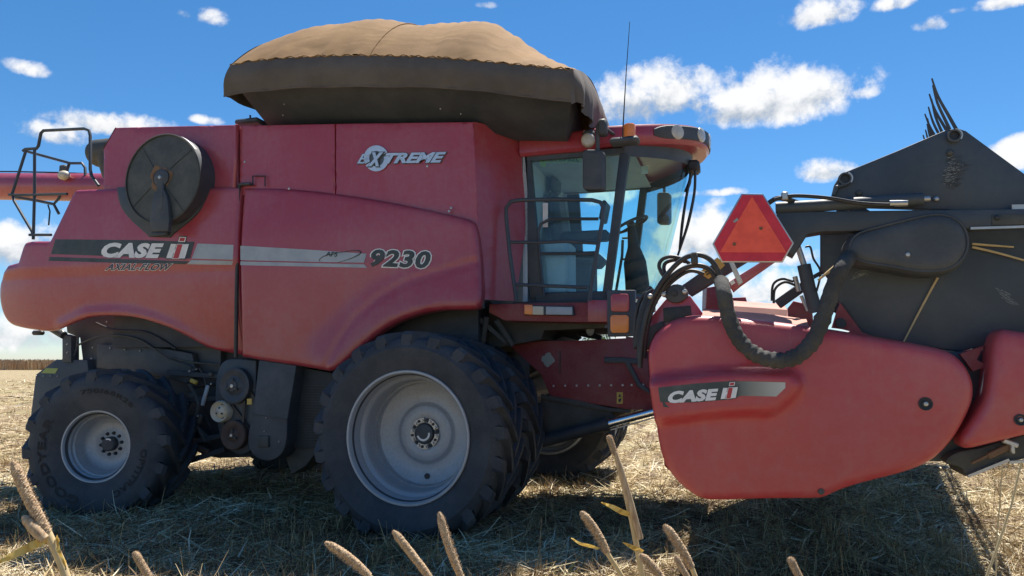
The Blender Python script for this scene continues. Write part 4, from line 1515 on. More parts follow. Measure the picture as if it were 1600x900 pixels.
# far side posts
for dx0, dx1 in ((XRE + .14, XRE + .27), ):
    MB().prism([Vector((P(829, 240, YC).x + .0, YL, ZT)), Vector((P(829, 240, YC).x + .16, YL, ZT)), Vector((P(850, 462, YC).x + .10, YL, ZB)), Vector((P(850, 462, YC).x, YL, ZB))], (0, -.06, 0)).build('rear_post', M['black'], cab)
MB().beam(Vector((ptp.x, YL - .02, ZT + .02)), Vector((pb.x, YL - .02, ZB)), .10, .09, .01).build('door_post', M['black'], cab)
MB().bb(XRE, ptp.x, YL - .07, YL, zr0 - .035, zr0 - .013).build('head_rail', M['black'], cab)
# roof visor under the front of the roof
mb = MB(); lay = []
for k in range(23):
    u = -1 + 2 * k / 22
    y = HC + u * (HC - YC)
    lay.append((Vector((plan(1, y), y, ZT - .04 + .06 * (1 - abs(u)))), Vector((plan(1, y) + .05 * (1 - abs(u)), y, zr0 + .02 + .10 * (1 - abs(u) ** 2)))))
vs = [p for a_ in lay for p in a_]
fcs = [(2 * k, 2 * k + 1, 2 * k + 3, 2 * k + 2) for k in range(22)]
mb.add(vs, fcs); mb.build('header_rail', M['black'], cab)
# glazing
gl = MB(); gl.add([P(826, 240, YC + .03), P(970, 244, YC + .03), P(944, 462, YC + .03), P(848, 462, YC + .03)], [(0, 1, 2, 3)])
gl.build('side_window', M['glass_side'], cab)
gl = MB(); gl.add([Vector((XRE + .2, YL - .03, zr0_ - .03)), Vector((ptp.x, YL - .03, zr0_ - .03)), Vector((pb.x, YL - .03, ZB)), Vector((P(848, 462, YC).x, YL - .03, ZB))], [(0, 1, 2, 3)])
gl.build('side_window', M['glass'], cab)
vs = []; fcs = []
ny, nz = 33, 9
for i in range(nz + 1):
    t = i / nz
    for k in range(ny + 1):
        y = YC + .02 + (YL - YC - .04) * k / ny
        vs.append(Vector((plan(t + .05 * math.sin(math.pi * t), y), y, ZB + (ZT + .05 * (1 - ((y - HC) / (YL - HC)) ** 2) - ZB) * t)))
for i in range(nz):
    for k in range(ny):
        fcs.append((i * (ny + 1) + k, i * (ny + 1) + k + 1, (i + 1) * (ny + 1) + k + 1, (i + 1) * (ny + 1) + k))
MB().add(vs, fcs).build('windscreen', M['glass'], cab)
MB().tube([Vector((plan(.0, y), y, ZB + .01)) for y in np.linspace(YC, YL, 21)], .03, 8).build('windscreen_seal', M['black'], cab)
# registration sticker inside the window (writing is reversed as seen from outside)
st = [P(844, 243.5, YC + .036), P(908, 242.5, YC + .036), P(908, 254, YC + .036), P(853.5, 254.5, YC + .036), P(853.5, 261, YC + .036), P(844, 261, YC + .036)]
stk = mesh_obj('window_sticker', np.array(st), [tuple(range(6))], M['sticker_green'], cab)
V_, F_c = glyphs('2s8485&m', .02)
lo, hi = V_.min(0), V_.max(0)
out = []
for x, y in (V_ - lo) / (hi - lo):
    p = P(905 - 57 * x, 252.5 - 7 * y, YC + .032); out.append(p)
mesh_obj('sticker_writing', np.array(out), F_c, M['decal_dark'], stk)
MB().bb(P(1002, 250, YC + .5).x, P(1009, 250, YC + .5).x + .02, YC + .5, YC + .51, ZT - .12, ZT - .03).build('paper_label', M['white'], cab)
# seat, armrest console, steering column
XS = 1.02
mb = MB(); mb.box((XS - .17, HC, ZB + .92), (.15, .52, .78), Matrix.Rotation(R_(-8), 3, 'Y'), .06); mb.build('driver_seat', M['seat'], cab)
mb = MB(); mb.box((XS - .22, HC, ZB + 1.42), (.10, .30, .20), None, .04); mb.build('headrest', M['seat'], cab)
mb = MB(); mb.box((XS + .10, HC, ZB + .50), (.52, .54, .16), None, .06); mb.bb(XS - .1, XS + .25, HC - .2, HC + .2, ZB, ZB + .45, .03); mb.build('seat_base', M['seat'], cab)
mb = MB(); mb.box((XS + .22, HC - .38, ZB + .72), (.55, .18, .12), None, .03)
mb.box((XS + .45, HC - .42, ZB + .98), (.05, .30, .22), Matrix.Rotation(R_(12), 3, 'Y'), .015)
mb.tube([(XS + .4, HC - .40, ZB + .78), (XS + .45, HC - .42, ZB + .98)], .02, 8); mb.build('armrest_console', M['dark'], cab)
mb = MB(); mb.bb(XRE + .02, XRE + .42, YC + .1, YC + .55, ZB, ZB + .62, .03); mb.build('storage_box', M['trim'], cab)
wc = P(986, 351, HC)
mb = MB()
rotw = Matrix.Rotation(R_(-24), 3, 'Y')
pts = [wc + rotw @ Vector((math.cos(a) * .20, math.sin(a) * .20, 0)) for a in np.linspace(0, 2 * math.pi, 33)]
mb.tube(pts, .017, 8, cap=False)
for a in (0.3, 2.4, 4.5): mb.tube([wc + Vector((0, 0, -.02)), wc + rotw @ Vector((math.cos(a) * .20, math.sin(a) * .20, 0))], .013, 6)
mb.ball(wc, .05, 12, 8); mb.build('steering_wheel', M['black_plastic'], cab)
mb = MB(); mb.tube([wc, P(990, 385, HC), P(992, 410, HC), P(996, 450, HC), P(996, 480, HC)], [.04, .07, .13, .14, .13], 12, spline=True); mb.build('steering_column', M['dark'], cab)
mb = MB(); mb.tube([P(972, 372, 2.9), P(1000, 371, 2.9)], .014, 6); mb.build('grab_rail', M['black'], cab)

# beacon, aerial, lamps and mirrors on the roof
bb = P(984, 219, 1.06)
mb = MB(); mb.box(bb + Vector((-.05, 0, -.01)), (.30, .16, .07), None, .025); mb.tube([bb + Vector((-.05, .0, 0)), bb + Vector((-.1, .20, .02))], .03, 8); mb.build('beacon_bracket', M['black_plastic'], comb)
mb = MB(); mb.lathe([(.066, .025), (.066, .050), (.060, .055), (.062, .15), (.052, .165), (.0, .168)], bb, (0, 0, 1), 24); mb.build('beacon_light', M['lens_amber'], comb)
mb = MB(); mb.tube([P(973, 214, 1.10), P(974, 190, 1.10), P(978, 120, 1.10), P(984, 34, 1.10)], [.010, .007, .005, .003], 6); mb.build('aerial', M['dark'], comb)
mb = MB(); c = P(919, 219, YC - .12)
mb.lathe([(0, -.045), (.055, -.040), (.072, -.02), (.072, .05)], c, (-.15, 1, 0.05), 24); l_ = mb.build('side_lamp', M['lens_clear'], comb)
MB().box(P(920, 212, YC - .07), (.13, .08, .13), None, .03).build('lamp_housing', M['olive'], l_)
YM = .92
def rrect_px(cx, cy, w, h, r, k=4):
    pts = []
    for (sx, sy, a0) in ((1, -1, 0), (1, 1, 90), (-1, 1, 180), (-1, -1, 270)):
        for i in range(k + 1):
            a = R_(a0 - 90 + 90 * i / k)
            pts.append((cx + sx * (w - r) + r * math.cos(a), cy + sy * (h - r) + r * math.sin(a)))
    return pts
mb = MB(); mb.prism([P(x, y, YM) for x, y in rrect_px(925, 265, 16, 32, 7)], (0.02, .11, 0), .025); mir = mb.build('wing_mirror', M['black_plastic'], comb)
MB().prism([P(x, y, YM + .115) for x, y in rrect_px(925, 265, 14, 29, 6)], (0, .006, 0)).build('mirror_glass', M['mirror'], mir)
mb = MB(); mb.tube([P(934, 238, YM + .05), P(934, 196, YM + .05), P(938, 191, YM + .05)], .022, 10)
mb.box(P(942, 200, YM + .06), (.09, .12, .17), None, .02)
mb.tube([P(945, 200, YM + .06), P(962, 212, YC + .0), P(975, 218, YC + .1)], .018, 8)
mb.build('mirror_arm', M['black_plastic'], comb)
# far mirror
YF2 = 3.9
mb = MB(); mb.prism([P(x, y, YF2) for x, y in rrect_px(1036, 325, 10, 25, 5)], (0.02, .1, 0), .02); m2_ = mb.build('wing_mirror', M['black_plastic'], comb)
mb = MB(); mb.tube([P(1038, 300, YF2), P(1037, 272, YF2), P(1040, 262, YF2)], .02, 8); mb.build('mirror_arm', M['black_plastic'], m2_)
# wiring and hoses hanging at the roof front
for k, pl in enumerate(([(1086, 262), (1085, 300), (1076, 345), (1066, 378), (1058, 402)], [(1080, 268), (1072, 310), (1066, 350), (1062, 390)], [(1078, 262), (1078, 285), (1071, 300), (1083, 268)])):
    MB().tube([P(x, y, HC - .1 + .1 * k) for x, y in pl], [.016, .016, .018, .015, .012][:len(pl)], 7, spline=True).build('wiper_cable', M['hose'], comb)
MB().box(P(1084, 262, HC), (.14, .3, .12), None, .03).build('wiper_motor', M['dark'], comb)
# far side boarding ladder rails seen through the glass
mb = MB()
for pl in ([(960, 470), (972, 400), (973, 375)], [(980, 470), (985, 420), (978, 405), (972, 405)]):
    mb.tube([P(x, y, 3.95) for x, y in pl], .02, 8)
mb.build('boarding_rail', M['olive'], comb)

# ---- handrail beside the cab
YH = 0.86
hr = MB()
hr.tube([P(x, y, YH) for x, y in [(807, 470), (797, 400), (791, 340), (791, 325), (798, 315), (812, 312.5), (870, 311.5), (925, 312.5), (938, 316), (943, 325), (941, 345), (930, 410), (920, 470)]], .021, 10)
hr.tube([P(796, 378.5, YH), P(850, 378.5, YH), P(884, 377, YH), P(935, 380, YH)], .018, 8)
hr.tube([P(803, 444.5, YH), P(918, 449, YH)], .018, 8)
hr.build('handrail', M['black'], comb)
hr = MB()
hr.tube([P(x, y, YC - .06) for x, y in [(850, 462), (843, 400), (841, 362), (845, 350), (860, 342), (935, 342)]], .017, 8)
hr.tube([P(843, 396.5, YC - .06), P(930, 396, YC - .06)], .017, 8)
hr.build('inner_handrail', M['black'], comb)
MB().prism([P(x, y, YC + .02) for x, y in ((848, 317), (856, 317), (856, 355), (848, 355))], (0, .006, 0)).build('paper_label', M['white'], cab)

# ---- platform under the cab, side lamp, tail lamp
YP = 0.95
MB().prism([P(x, y, YP) for x, y in ((764, 475), (947, 472), (947, 504), (788, 501), (764, 488))], (0, .5, 0), .01).build('platform', M['red_dull'], comb)
MB().bb(P(800, 470, YP).x, P(945, 470, YP).x, YP + .03, 3.6, P(850, 474, YP).z - .015, P(850, 470, YP).z, .01).build('step_plate', M['dark'], comb)
MB().prism([P(x, y, YP - .02) for x, y in ((918, 468), (949, 469), (949, 503), (918, 503))], (0, .4, 0), .01).build('platform_end', M['red'], comb)
sl_ = MB(); sl_.prism([P(x, y, YP - .06) for x, y in ((819, 477), (895, 478), (897, 493), (819, 492))], (0, .05, 0), .008); side_l = sl_.build('position_lamp', M['black_plastic'], comb)
MB().prism([P(x, y, YP - .075) for x, y in ((819, 476), (832, 476), (832, 492), (819, 491))], (0, .03, 0), .008).build('lamp_lens', M['lens_amber'], side_l)
MB().prism([P(x, y, YP - .07) for x, y in ((832, 478.5), (849, 479), (849, 492), (832, 491.5))], (0, .03, 0), .004).build('reflector', M['cream'], side_l)
MB().prism([P(x, y, YP - .068) for x, y in ((853, 479), (894, 480), (894, 492), (853, 491.5))], (0, .02, 0), .004).build('lamp_arm', M['decal_grey'], side_l)
YT = 0.35
tb = MB(); tb.prism([P(x, y, YT) for x, y in ((948, 453), (992, 453), (993, 525), (949, 526))], (0, .09, 0), .012); tl = tb.build('tail_lamp', M['black_plastic'], comb)
MB().prism([P(x, y, YT - .02) for x, y in rrect_px(968.5, 473, 14.5, 14, 5)], (0, .03, 0), .008).build('lamp_lens', M['lens_red'], tl)
MB().prism([P(x, y, YT - .02) for x, y in rrect_px(968, 506, 14.5, 14, 5)], (0, .03, 0), .008).build('lamp_lens', M['lens_amber'], tl)
mb = MB(); mb.beam(P(985, 490, YT + .08), P(975, 492, YP + .2), .06, .05); mb.beam(P(993, 470, YT + .05), P(1008, 520, YT + .3), .03, .05); mb.build('lamp_bracket', M['dark'], comb)
# cab underside and mounts
mb = MB()
mb.prism([P(x, y, 1.3) for x, y in ((690, 486), (765, 470), (800, 500), (945, 504), (945, 512), (850, 516), (845, 530), (790, 540), (700, 560), (640, 520))], (0, 1.9, 0))
mb.build('cab_mount', M['olive'], comb)
mb = MB()
for pl in ([(905, 508), (901, 522), (906, 530)], [(850, 508), (868, 516), (900, 520), (940, 528)], [(860, 530), (880, 522), (905, 528)]):
    mb.tube([P(x, y, 1.9) for x, y in pl], .03, 8)
mb.build('hydraulic_line', M['hose'], comb)
MB().ball(P(922, 512, 1.5), (.05, .05, .09)).build('filter_bowl', M['grey_lid'], comb)
# inner fender and frame pieces seen above the front tyres
mb = MB()
for pl in ([(716, 488), (742, 540)], [(735, 486), (790, 535)], [(700, 490), (690, 530)], [(760, 495), (750, 560)], [(775, 500), (800, 540)]):
    mb.beam(P(*pl[0], 1.0), P(*pl[1], 1.15), .05, .05, .005)
mb.build('frame_brace', M['olive'], comb)

# ---- feeder house
YFH = 1.55
fh = MB()
fh.prism([P(x, y, YFH) for x, y in ((792, 536), (860, 532), (905, 532), (1003, 527), (1012, 560), (1020, 640), (985, 640), (930, 632), (860, 620), (845, 585))], (0, 1.6, 0), .012)
fh.prism([Vector((x, YFH + .06, z)) for x, z in ((1.7, 1.28), (1.7, 1.90), (2.57, 1.78), (2.57, 1.16))], (0, 1.48, 0), .01); fho = fh.build('feeder_house', M['red_dull'], comb)
lo_ = MB(); lo_.prism([P(x, y, YFH + .02) for x, y in ((845, 618), (920, 631), (952, 640), (962, 652), (958, 664), (900, 680), (862, 690), (840, 690))], (0, 1.5, 0), .02)
lo_.build('feeder_bottom', M['olive'], comb)
MB().prism([P(x, y, YFH - .01) for x, y in ((845, 616), (905, 626), (950, 637), (985, 641), (985, 645), (945, 643), (845, 623))], (0, .03, 0), .004).build('feeder_flange', M['olive'], fho)
for x in range(865, 1012, 18): MB().lathe([(0, -.014), (.010, -.012), (.014, 0)], P(x if x < 990 else x - 4, 603 - (x - 865) * .012, YFH), (0, 1, 0), 8).build('rivet', M['steel'], fho)
mb = MB(); vs = []
for k in range(22):
    a = 2 * math.pi * k / 22
    r_ = 10 * (1 + .13 * math.sin(4 * a + 1) + .07 * math.sin(9 * a))
    vs.append(P(856 + r_ * math.cos(a) * .95, 562 + r_ * math.sin(a) * 1.05, YFH - .012))
mb.prism(vs, (0, .014, 0), .004); mb.build('patch_plate', M['grey_lid'], fho)
mb = MB(); mb.prism([P(x, y, YFH - .03) for x, y in ((944, 558), (978, 559), (1003, 562), (1003, 569), (985, 568), (1000, 598), (1015, 610), (1015, 616), (996, 604), (976, 567), (944, 567))], (0, .04, 0), .006); mb.build('reverser_bracket', M['black'], fho)
lab = MB(); lab.prism([P(x, y, YFH - .012) for x, y in ((963.5, 613), (973, 613), (973, 631), (963.5, 631))], (0, .012, 0)); lb = lab.build('warning_label', M['yellow'], fho)
MB().prism([P(x, y, YFH - .016) for x, y in ((966, 624), (971, 622), (970, 627), (967, 629))], (0, .004, 0)).build('label_pictogram', M['dark'], lb)
MB().add(*(lambda v: (v, [(0, 1, 2), (3, 4, 5)]))([P(966, 620, YFH - .016), P(968.3, 615, YFH - .016), P(970.6, 620, YFH - .016), P(967.4, 619, YFH - .018), P(968.3, 616.8, YFH - .018), P(969.2, 619, YFH - .018)])).build('label_pictogram', M['dark'], lb)
MB().beam(P(875, 548, YFH - .01), P(875, 583, YFH - .01), .012, .012).build('weld_strip', M['olive'], fho)
# lift cylinders with chromed rods
for yy in (1.42, 3.25):
    a_ = PX(846, 689, .95) if False else Vector((P(846, 690, 1.42).x, yy, P(846, 690, 1.42).z))
    b_ = Vector((P(951, 662, 1.42).x, yy, P(951, 662, 1.42).z)); c_ = Vector((P(1030, 641, 1.42).x, yy, P(1030, 641, 1.42).z))
    m_ = MB(); m_.tube([a_, b_], .065, 16); m_.tube([b_ - (b_ - a_).normalized() * .05, b_], .075, 16); cy = m_.build('lift_cylinder', M['dark'], comb)
    MB().tube([b_, c_], .042, 16).build('cylinder_rod', M['chrome'], cy)
    MB().tube([b_ + Vector((0, 0, -.07)), c_ + Vector((0, 0, -.06))], .008, 6).build('pipe', M['steel'], cy)

# ---- lower body: housings, pulleys, guards
YLB = 0.80
low = MB()
low.prism([P(x, y, 1.1) for x, y in ((128, 560), (124, 528), (104, 520), (100, 485), (160, 465), (345, 465), (345, 556), (345, 600), (300, 606), (262, 590), (180, 585), (130, 590))], (0, 2.6, 0), .02)
low.build('chopper_housing', M['black'], comb)
MB().prism([P(x, y, 1.0) for x, y in ((150, 537), (220, 540), (262, 545), (300, 552), (305, 580), (292, 600), (240, 585), (150, 575))], (0, .1, 0), .02).build('chopper_door', M['black_plastic'], comb)
for x, y in ((145, 543), (172, 544), (195, 546), (219, 548), (143, 560), (307, 577), (190, 508), (167, 503)):
    MB().ball(P(x, y, .99), .012, 8, 6).build('bolt', M['steel'], comb)
mb = MB(); mb.prism([P(x, y, .95) for x, y in ((97, 522), (111, 526), (111, 566), (97, 566))], (0, .12, 0), .008); mb.tube([P(80, 512, .95), P(100, 524, .95)], .05, 10); mb.tube([P(112, 566, 1.0), P(120, 545, 1.0), P(122, 525, 1.0)], .015, 6); mb.build('spreader_arm', M['black'], comb)
for y in (538, 551): MB().ball(P(105, y, .945), .012, 8, 6).build('bolt', M['steel'], comb)
MB().lathe([(.02, -.01), (.032, -.014), (.032, .01)], P(97, 520, .94), (0, 1, 0), 14).build('pin', M['steel'], comb)
sp = MB(); sp.prism([P(x, y, .98) for x, y in ((55, 585), (86, 562), (136, 562), (140, 600), (110, 650), (60, 720), (44, 690), (47, 650))], (0, 1.6, 0), .02); spr = sp.build('straw_spreader', M['black'], comb)
MB().prism([P(x, y, .975) for x, y in ((72, 575), (91, 575.5), (86, 583.5), (64, 583))], (0, .006, 0)).build('warning_label', M['sticker_green'], spr)
for x in (57, 68, 79, 90): MB().ball(P(x, 587.5, .975), .010, 8, 6).build('bolt', M['steel'], spr)
MB().box(P(60, 520, YB + .3), (.16, .08, .06), None, .02).build('rubber_stop', M['hose'], comb)
# belly and drives between the wheels
mb = MB(); mb.prism([P(x, y, 1.15) for x, y in ((240, 560), (520, 582), (520, 700), (470, 700), (400, 714), (340, 716), (318, 712), (296, 700), (262, 690), (240, 640))], (0, 1.8, 0), .02); mb.build('sieve_housing', M['dark'], comb)
mb = MB()
for pl in (((262, 582), (345, 588)), ((285, 625), (345, 622)), ((300, 690), (350, 680)), ((296, 720), (352, 702)), ((240, 600), (330, 690))):
    mb.beam(P(*pl[0], .95), P(*pl[1], .98), .05, .06, .006)
mb.build('linkage_rod', M['dark'], comb)
MB().beam(P(325, 602, .92), P(316, 634, .92), .03, .05, .01).build('tension_spring', M['decal_grey'], comb)
MB().box(P(302, 691, .9), (.06, .03, .10), None, .01).build('bracket', M['brown'], comb)
def pulley(px, py, Y, rpx, mat, w=.07, name='pulley', rings=((1, 0), (.9, -.01), (.55, .015), (.3, -.01), (.28, -.025), (.0, -.028)), depth=None):
    c = P(px, py, Y); r = abs(P(px + rpx, py, Y).x - c.x) * .96
    m_ = MB(); m_.lathe([(r * a, b) for a, b in rings[::-1]] + [(r, w), (r * .8, w)], c, (0, 1, 0), 40)
    o = m_.build(name, mat, comb)
    for k in range(3):
        a = R_(90 + 120 * k)
        MB().beam(c + Vector((0, -.015, 0)), c + Vector((math.cos(a) * r * .42, -.02, math.sin(a) * r * .42)), r * .16, .02, .003).build('hub_arm', M['olive'], o)
    MB().lathe([(0, -.04), (r * .10, -.038), (r * .12, -.02)], c, (0, 1, 0), 10).build('hub_bolt', M['steel'], o)
    return o
pulley(365, 603, .72, 25, M['black_plastic'])
pulley(344.5, 643, .74, 15, M['cream'], rings=((1, -.01), (.92, -.03), (.8, -.01), (.62, .02), (.5, -.01), (.36, -.02), (.2, -.03), (.0, -.035)))
pulley(364, 680, .72, 20.5, M['brown'], rings=((1, 0), (.93, -.012), (.6, -.008), (.45, .012), (.3, -.01), (.0, -.02)))
gd = MB(); gd.prism(outline([(338, 580), (352, 558), (400, 563, 1), (398, 700, 1), (380, 712), (362, 708), (345, 690), (338, 660), (335, 620)], .80), (0, .1, 0), .02); gd.build('belt_guard', M['black'], comb)
gd = MB(); gd.prism(outline([(404, 562, 1), (463, 571, 1), (449, 655, 1), (448, 690), (440, 712), (420, 722), (400, 717), (388, 702), (386, 680), (394, 650, 1)], .66), (0, .28, 0), .02); gdo = gd.build('drive_guard', M['black_plastic'], comb)
MB().beam(P(394, 647, .655), P(447, 656, .655), .012, .008).build('guard_joint', M['olive'], gdo)
MB().prism([P(x, y, .63) for x, y in rrect_px(410, 690, 9, 9, 2)], (0, .05, 0), .01).build('guard_latch', M['olive'], gdo)
for x, y in ((416, 653), (413, 674), (436, 690)): MB().ball(P(x, y, .655), .010, 8, 6).build('bolt', M['steel'], gdo)
MB().prism([P(x, y, .69) for x, y in ((386, 623), (393, 623), (393, 632), (386, 632))], (0, .01, 0)).build('warning_label', M['yellow'], comb)
gr = MB(); gr.prism([P(x, y, .85) for x, y in ((465, 573), (525, 584), (520, 700), (452, 700), (452, 660))], (0, .3, 0), .01); gro = gr.build('side_grille', M['dark'], comb)
g2 = MB()
for k in range(22):
    y = 602 + k * 4.2
    g2.beam(P(470, y, .84), P(517, y + 1.2, .84), .008, .008)
g2.build('grille_wires', M['olive'], gro)
MB().prism([P(x, y, .9) for x, y in ((440, 700), (470, 690), (500, 700), (478, 728), (455, 742))], (0, .3, 0), .02).build('skid_bracket', M['olive'], comb)

def belt(c0, r0, c1, r1, Y, w=.03):
    a = P(*c0, Y); b = P(*c1, Y)
    k0 = r0 / F * 8.1; k1 = r1 / F * 8.1
    d = (b - a); n_ = Vector((-d.z, 0, d.x)).normalized()
    m_ = MB()
    for s_ in (1, -1): m_.beam(a + n_ * k0 * s_, b + n_ * k1 * s_, w, .014, up=Vector((0, 1, 0)))
    return m_.build('drive_belt', M['hose'], comb)
belt((365, 603), 22, (364, 680), 18, .76)
belt((365, 603), 22, (420, 690), 14, .78)
for k, pl in enumerate(([(120, 540), (160, 525), (215, 530), (262, 560), (300, 575)], [(150, 505), (180, 516), (230, 520), (275, 545)], [(296, 600), (310, 630), (306, 660), (322, 690)],
           [(312, 575), (322, 600), (318, 640), (330, 668)], [(240, 610), (270, 640), (292, 650)], [(468, 640), (480, 660), (474, 700)], [(270, 560), (300, 566), (345, 570)])):
    MB().tube([P(x, y, .93 + .01 * k) for x, y in pl], .013 + .004 * (k % 3), 7, spline=True).build('hydraulic_line', M['hose'] if k % 2 else M['olive'], comb)
for (x, y, w, h, m_) in ((303, 596, .10, .05, 'yellow'), (312, 655, .06, .12, 'olive'), (288, 632, .14, .10, 'black'), (330, 585, .06, .05, 'olive'), (300, 618, .08, .06, 'olive'), (318, 702, .16, .06, 'brown')):
    MB().box(P(x, y, .95), (w, .05, h), Matrix.Rotation(R_(20), 3, 'Y'), .01).build('bracket', M[m_], comb)
for (x, y) in ((309, 650), (296, 580), (330, 600), (322, 618), (470, 600), (516, 592), (508, 690), (460, 676)):
    MB().ball(P(x, y, .90), .014, 8, 6).build('bolt', M['steel'], comb)

# ---- rear platform rails, intake pipe and unloading auger
YR = 1.25
rr_ = MB()
rr_.tube([P(x, y, YR) for x, y in ((36, 236), (40, 233), (57, 232), (60, 228), (64, 208), (68, 204), (90, 203), (132, 201), (139, 204), (141, 212), (141, 265), (143, 275), (154, 290))], .021, 9)
rr_.tube([P(54, 232, YR), P(54, 300, YR), P(52, 374, YR)], .020, 9)
rr_.tube([P(41, 234, YR), P(19, 303, YR), P(22, 314, YR), P(50, 362, YR), P(52, 370, YR)], .019, 9)
rr_.tube([P(14, 304, YR), P(30, 305, YR), P(105, 303, YR)], .019, 9)
rr_.tube([P(46, 367, YR), P(80, 367, YR)], .019, 9)
rr_.build('rear_handrail', M['black'], comb)
YR2 = 2.6
r2 = MB()
r2.tube([P(44, 237, YR2), P(110, 255, YR2), P(128, 255, YR2), P(133, 262, YR2), P(134, 290, YR2)], .022, 8)
r2.tube([P(108, 256, YR2), P(92, 310, YR2), P(84, 319, YR2), P(92, 334, YR2)], .022, 8)
r2.tube([P(24, 308, YR2), P(60, 314, YR2), P(84, 319, YR2)], .022, 8)
r2.build('rear_handrail', M['black'], comb)
MB().tube([P(75, 320, YR2), P(78, 330, YR2), P(76, 352, YR2)], .012, 6).build('dangling_strap', M['hose'], comb)
l = MB(); l.ball(P(100, 274, YR2 - .1), (.10, .08, .075), 16, 10); lo2 = l.build('rear_lamp', M['cream'], comb)
MB().box(P(100, 264, YR2 - .05), (.12, .1, .12), None, .02).build('lamp_housing', M['olive'], lo2)
ip = P(160, 240, 1.6)
mb = MB(); mb.lathe([(0, -.12), (.16, -.10), (.19, -.04), (.19, .35)], Vector((P(146, 238, 1.6).x + .12, 1.6, P(150, 240, 1.6).z)), (1, 0, 0), 28)
mb.lathe([(.19, 0), (.17, .35), (.10, .5)], Vector((P(146, 238, 1.6).x + .3, 1.6, P(150, 240, 1.6).z)), (.35, 0, -1), 20)
mb.build('air_intake', M['olive'], comb)
au = MB()
A0 = P(-40, 291, 2.75); A1 = P(150, 293, 2.75)
dv = (A1 - A0).normalized()
au.tube([A0 - dv * .6, A0, A1, A1 + dv * 4.2], .225, 24); auo = au.build('unloading_auger', M['red'], comb)
MB().tube([A0 - dv * .62, A0 - dv * .55], .26, 24).build('auger_spout', M['hose'], auo)
MB().tube([P(-40, 268, 2.70), P(20, 268, 2.7), P(90, 269.5, 2.7), P(150, 272, 2.7)], .012, 6).build('auger_cable', M['hose'], auo)
MB().bb(A1.x - .2, A1.x + .3, 2.55, 2.95, A1.z - .5, A1.z - .22, .02).build('auger_cradle', M['black'], comb)

# ================================================================== grain header (cutting platform) held up in front
YE = -2.80                       # near end of the header
YFE = 7.4                        # far end
hd = empty('grain_header', (3.3, HY, 0.95), 'raised grain header with rounded red end shield, on the front of the harvester', 'header')
SHIELD = [(1011, 566), (1012, 543), (1020, 524), (1034, 509), (1052, 498), (1076, 492), (1100, 491), (1127, 493), (1200, 500), (1297, 513), (1367, 525), (1433, 536), (1477, 545), (1498, 556),
          (1515, 575), (1525, 600), (1523, 630), (1503, 671), (1490, 690), (1473, 710), (1450, 727), (1413, 741), (1350, 756), (1312, 768), (1290, 780), (1270, 782), (1200, 782), (1110, 785), (1090, 780), (1064, 762), (1042, 735), (1030, 705), (1024, 660), (1016, 610)]
raised = np.array([(P(x, y, YE).x, P(x, y, YE).z) for x, y in chaikin([(985, 603), (1060, 592), (1140, 583), (1232, 584, 1), (1250, 600), (1236, 618), (1203, 641, 1), (1150, 641), (1090, 647), (985, 662)], 2)])
def in_poly(Q, poly):
    ins = np.zeros(len(Q), bool)
    for a, b in zip(poly, np.roll(poly, -1, 0)):
        if abs(b[1] - a[1]) < 1e-9: continue
        c = ((a[1] > Q[:, 1]) != (b[1] > Q[:, 1]))
        ins ^= c & (Q[:, 0] < (b[0] - a[0]) * (Q[:, 1] - a[1]) / (b[1] - a[1]) + a[0])
    return ins
zmid = P(1250, 640, YE).z
def relief_shield(Q):
    d = seg_dist(Q, raised)
    sd = np.where(in_poly(Q, raised), d, -d)
    t = np.clip((sd + .036) / .046, 0, 1)
    y = -.062 * (t * t * (3 - 2 * t))
    h = Q[:, 1] - zmid
    return y + 0.08 * h ** 2 + .004 * np.sin(Q[:, 0] * 9) * np.sin(Q[:, 1] * 7)
shield = Panel(SHIELD, YE, 0.045, relief_shield, step=.019, flange=.16)
sho = shield.build('end_shield', M['red_plastic'], hd)
s_s = on_panel(shield)
pa = s_s(1030, 620, 0); pbb = s_s(1226, 605, 0)
M['decal_fade'] = fade_mat('fading_decal', (0.035, 0.05, 0.05), (0.50, 0.50, 0.45), tuple(pa + (pbb - pa) * .60), tuple(pbb))
decal_grid('wide_stripe', [(1022, 606.5), (1085, 599.5), (1142, 595.5), (1175, 596), (1227, 597.5)], [(1026, 628), (1085, 629), (1142, 624), (1158, 618.5), (1213, 619.5)], s_s, .002, M['decal_fade'], hd, 30)
MB().add([s_s(1227, 597.5, .002), s_s(1227, 606, .002), s_s(1213, 619.5, .002)], [(0, 1, 2)]).build('stripe_tip', M['decal_fade'], hd)
mb = MB()
for pl in ([(1023, 627), (1038, 627), (1040, 631), (1046, 637), (1040, 636), (1027, 636)],):
    mb.prism([s_s(x, y, .002) for x, y in pl], (0, .002, 0))
mb.build('torn_decal_edge', M['decal_dark'], hd)
text_on('brand_lettering', 'CASE', [(1045.5, 611), (1123, 606.5), (1120.5, 625.5), (1041.5, 631)], s_s, [(.075, Dk, .0035), (.06, Wt, .006)], hd, shear=.10, space=1.06)
ih([(1130, 606), (1153, 604.5), (1149.5, 621.5), (1126, 623.5)], s_s, hd, None)
def cup(px, py, surf, par, r=.03):
    c = surf(px, py, .0)
    MB().lathe([(r, -.004), (r * .9, -.006), (r * .55, .0), (r * .5, -.002), (0, -.002)], c, (0, 1, 0), 24).build('bolt_cup', M['dark'], par)
    MB().lathe([(0, -.016), (r * .30, -.014), (r * .36, -.002)], c, (0, 1, 0), 12).build('bolt', M['steel'], par)
cup(1446, 631, s_s, sho, .028)
MB().lathe([(0, -.012), (.012, -.010), (.016, 0.01)], s_s(1283, 768, .0), (0, 1, 0), 14).build('bolt', M['olive'], sho)
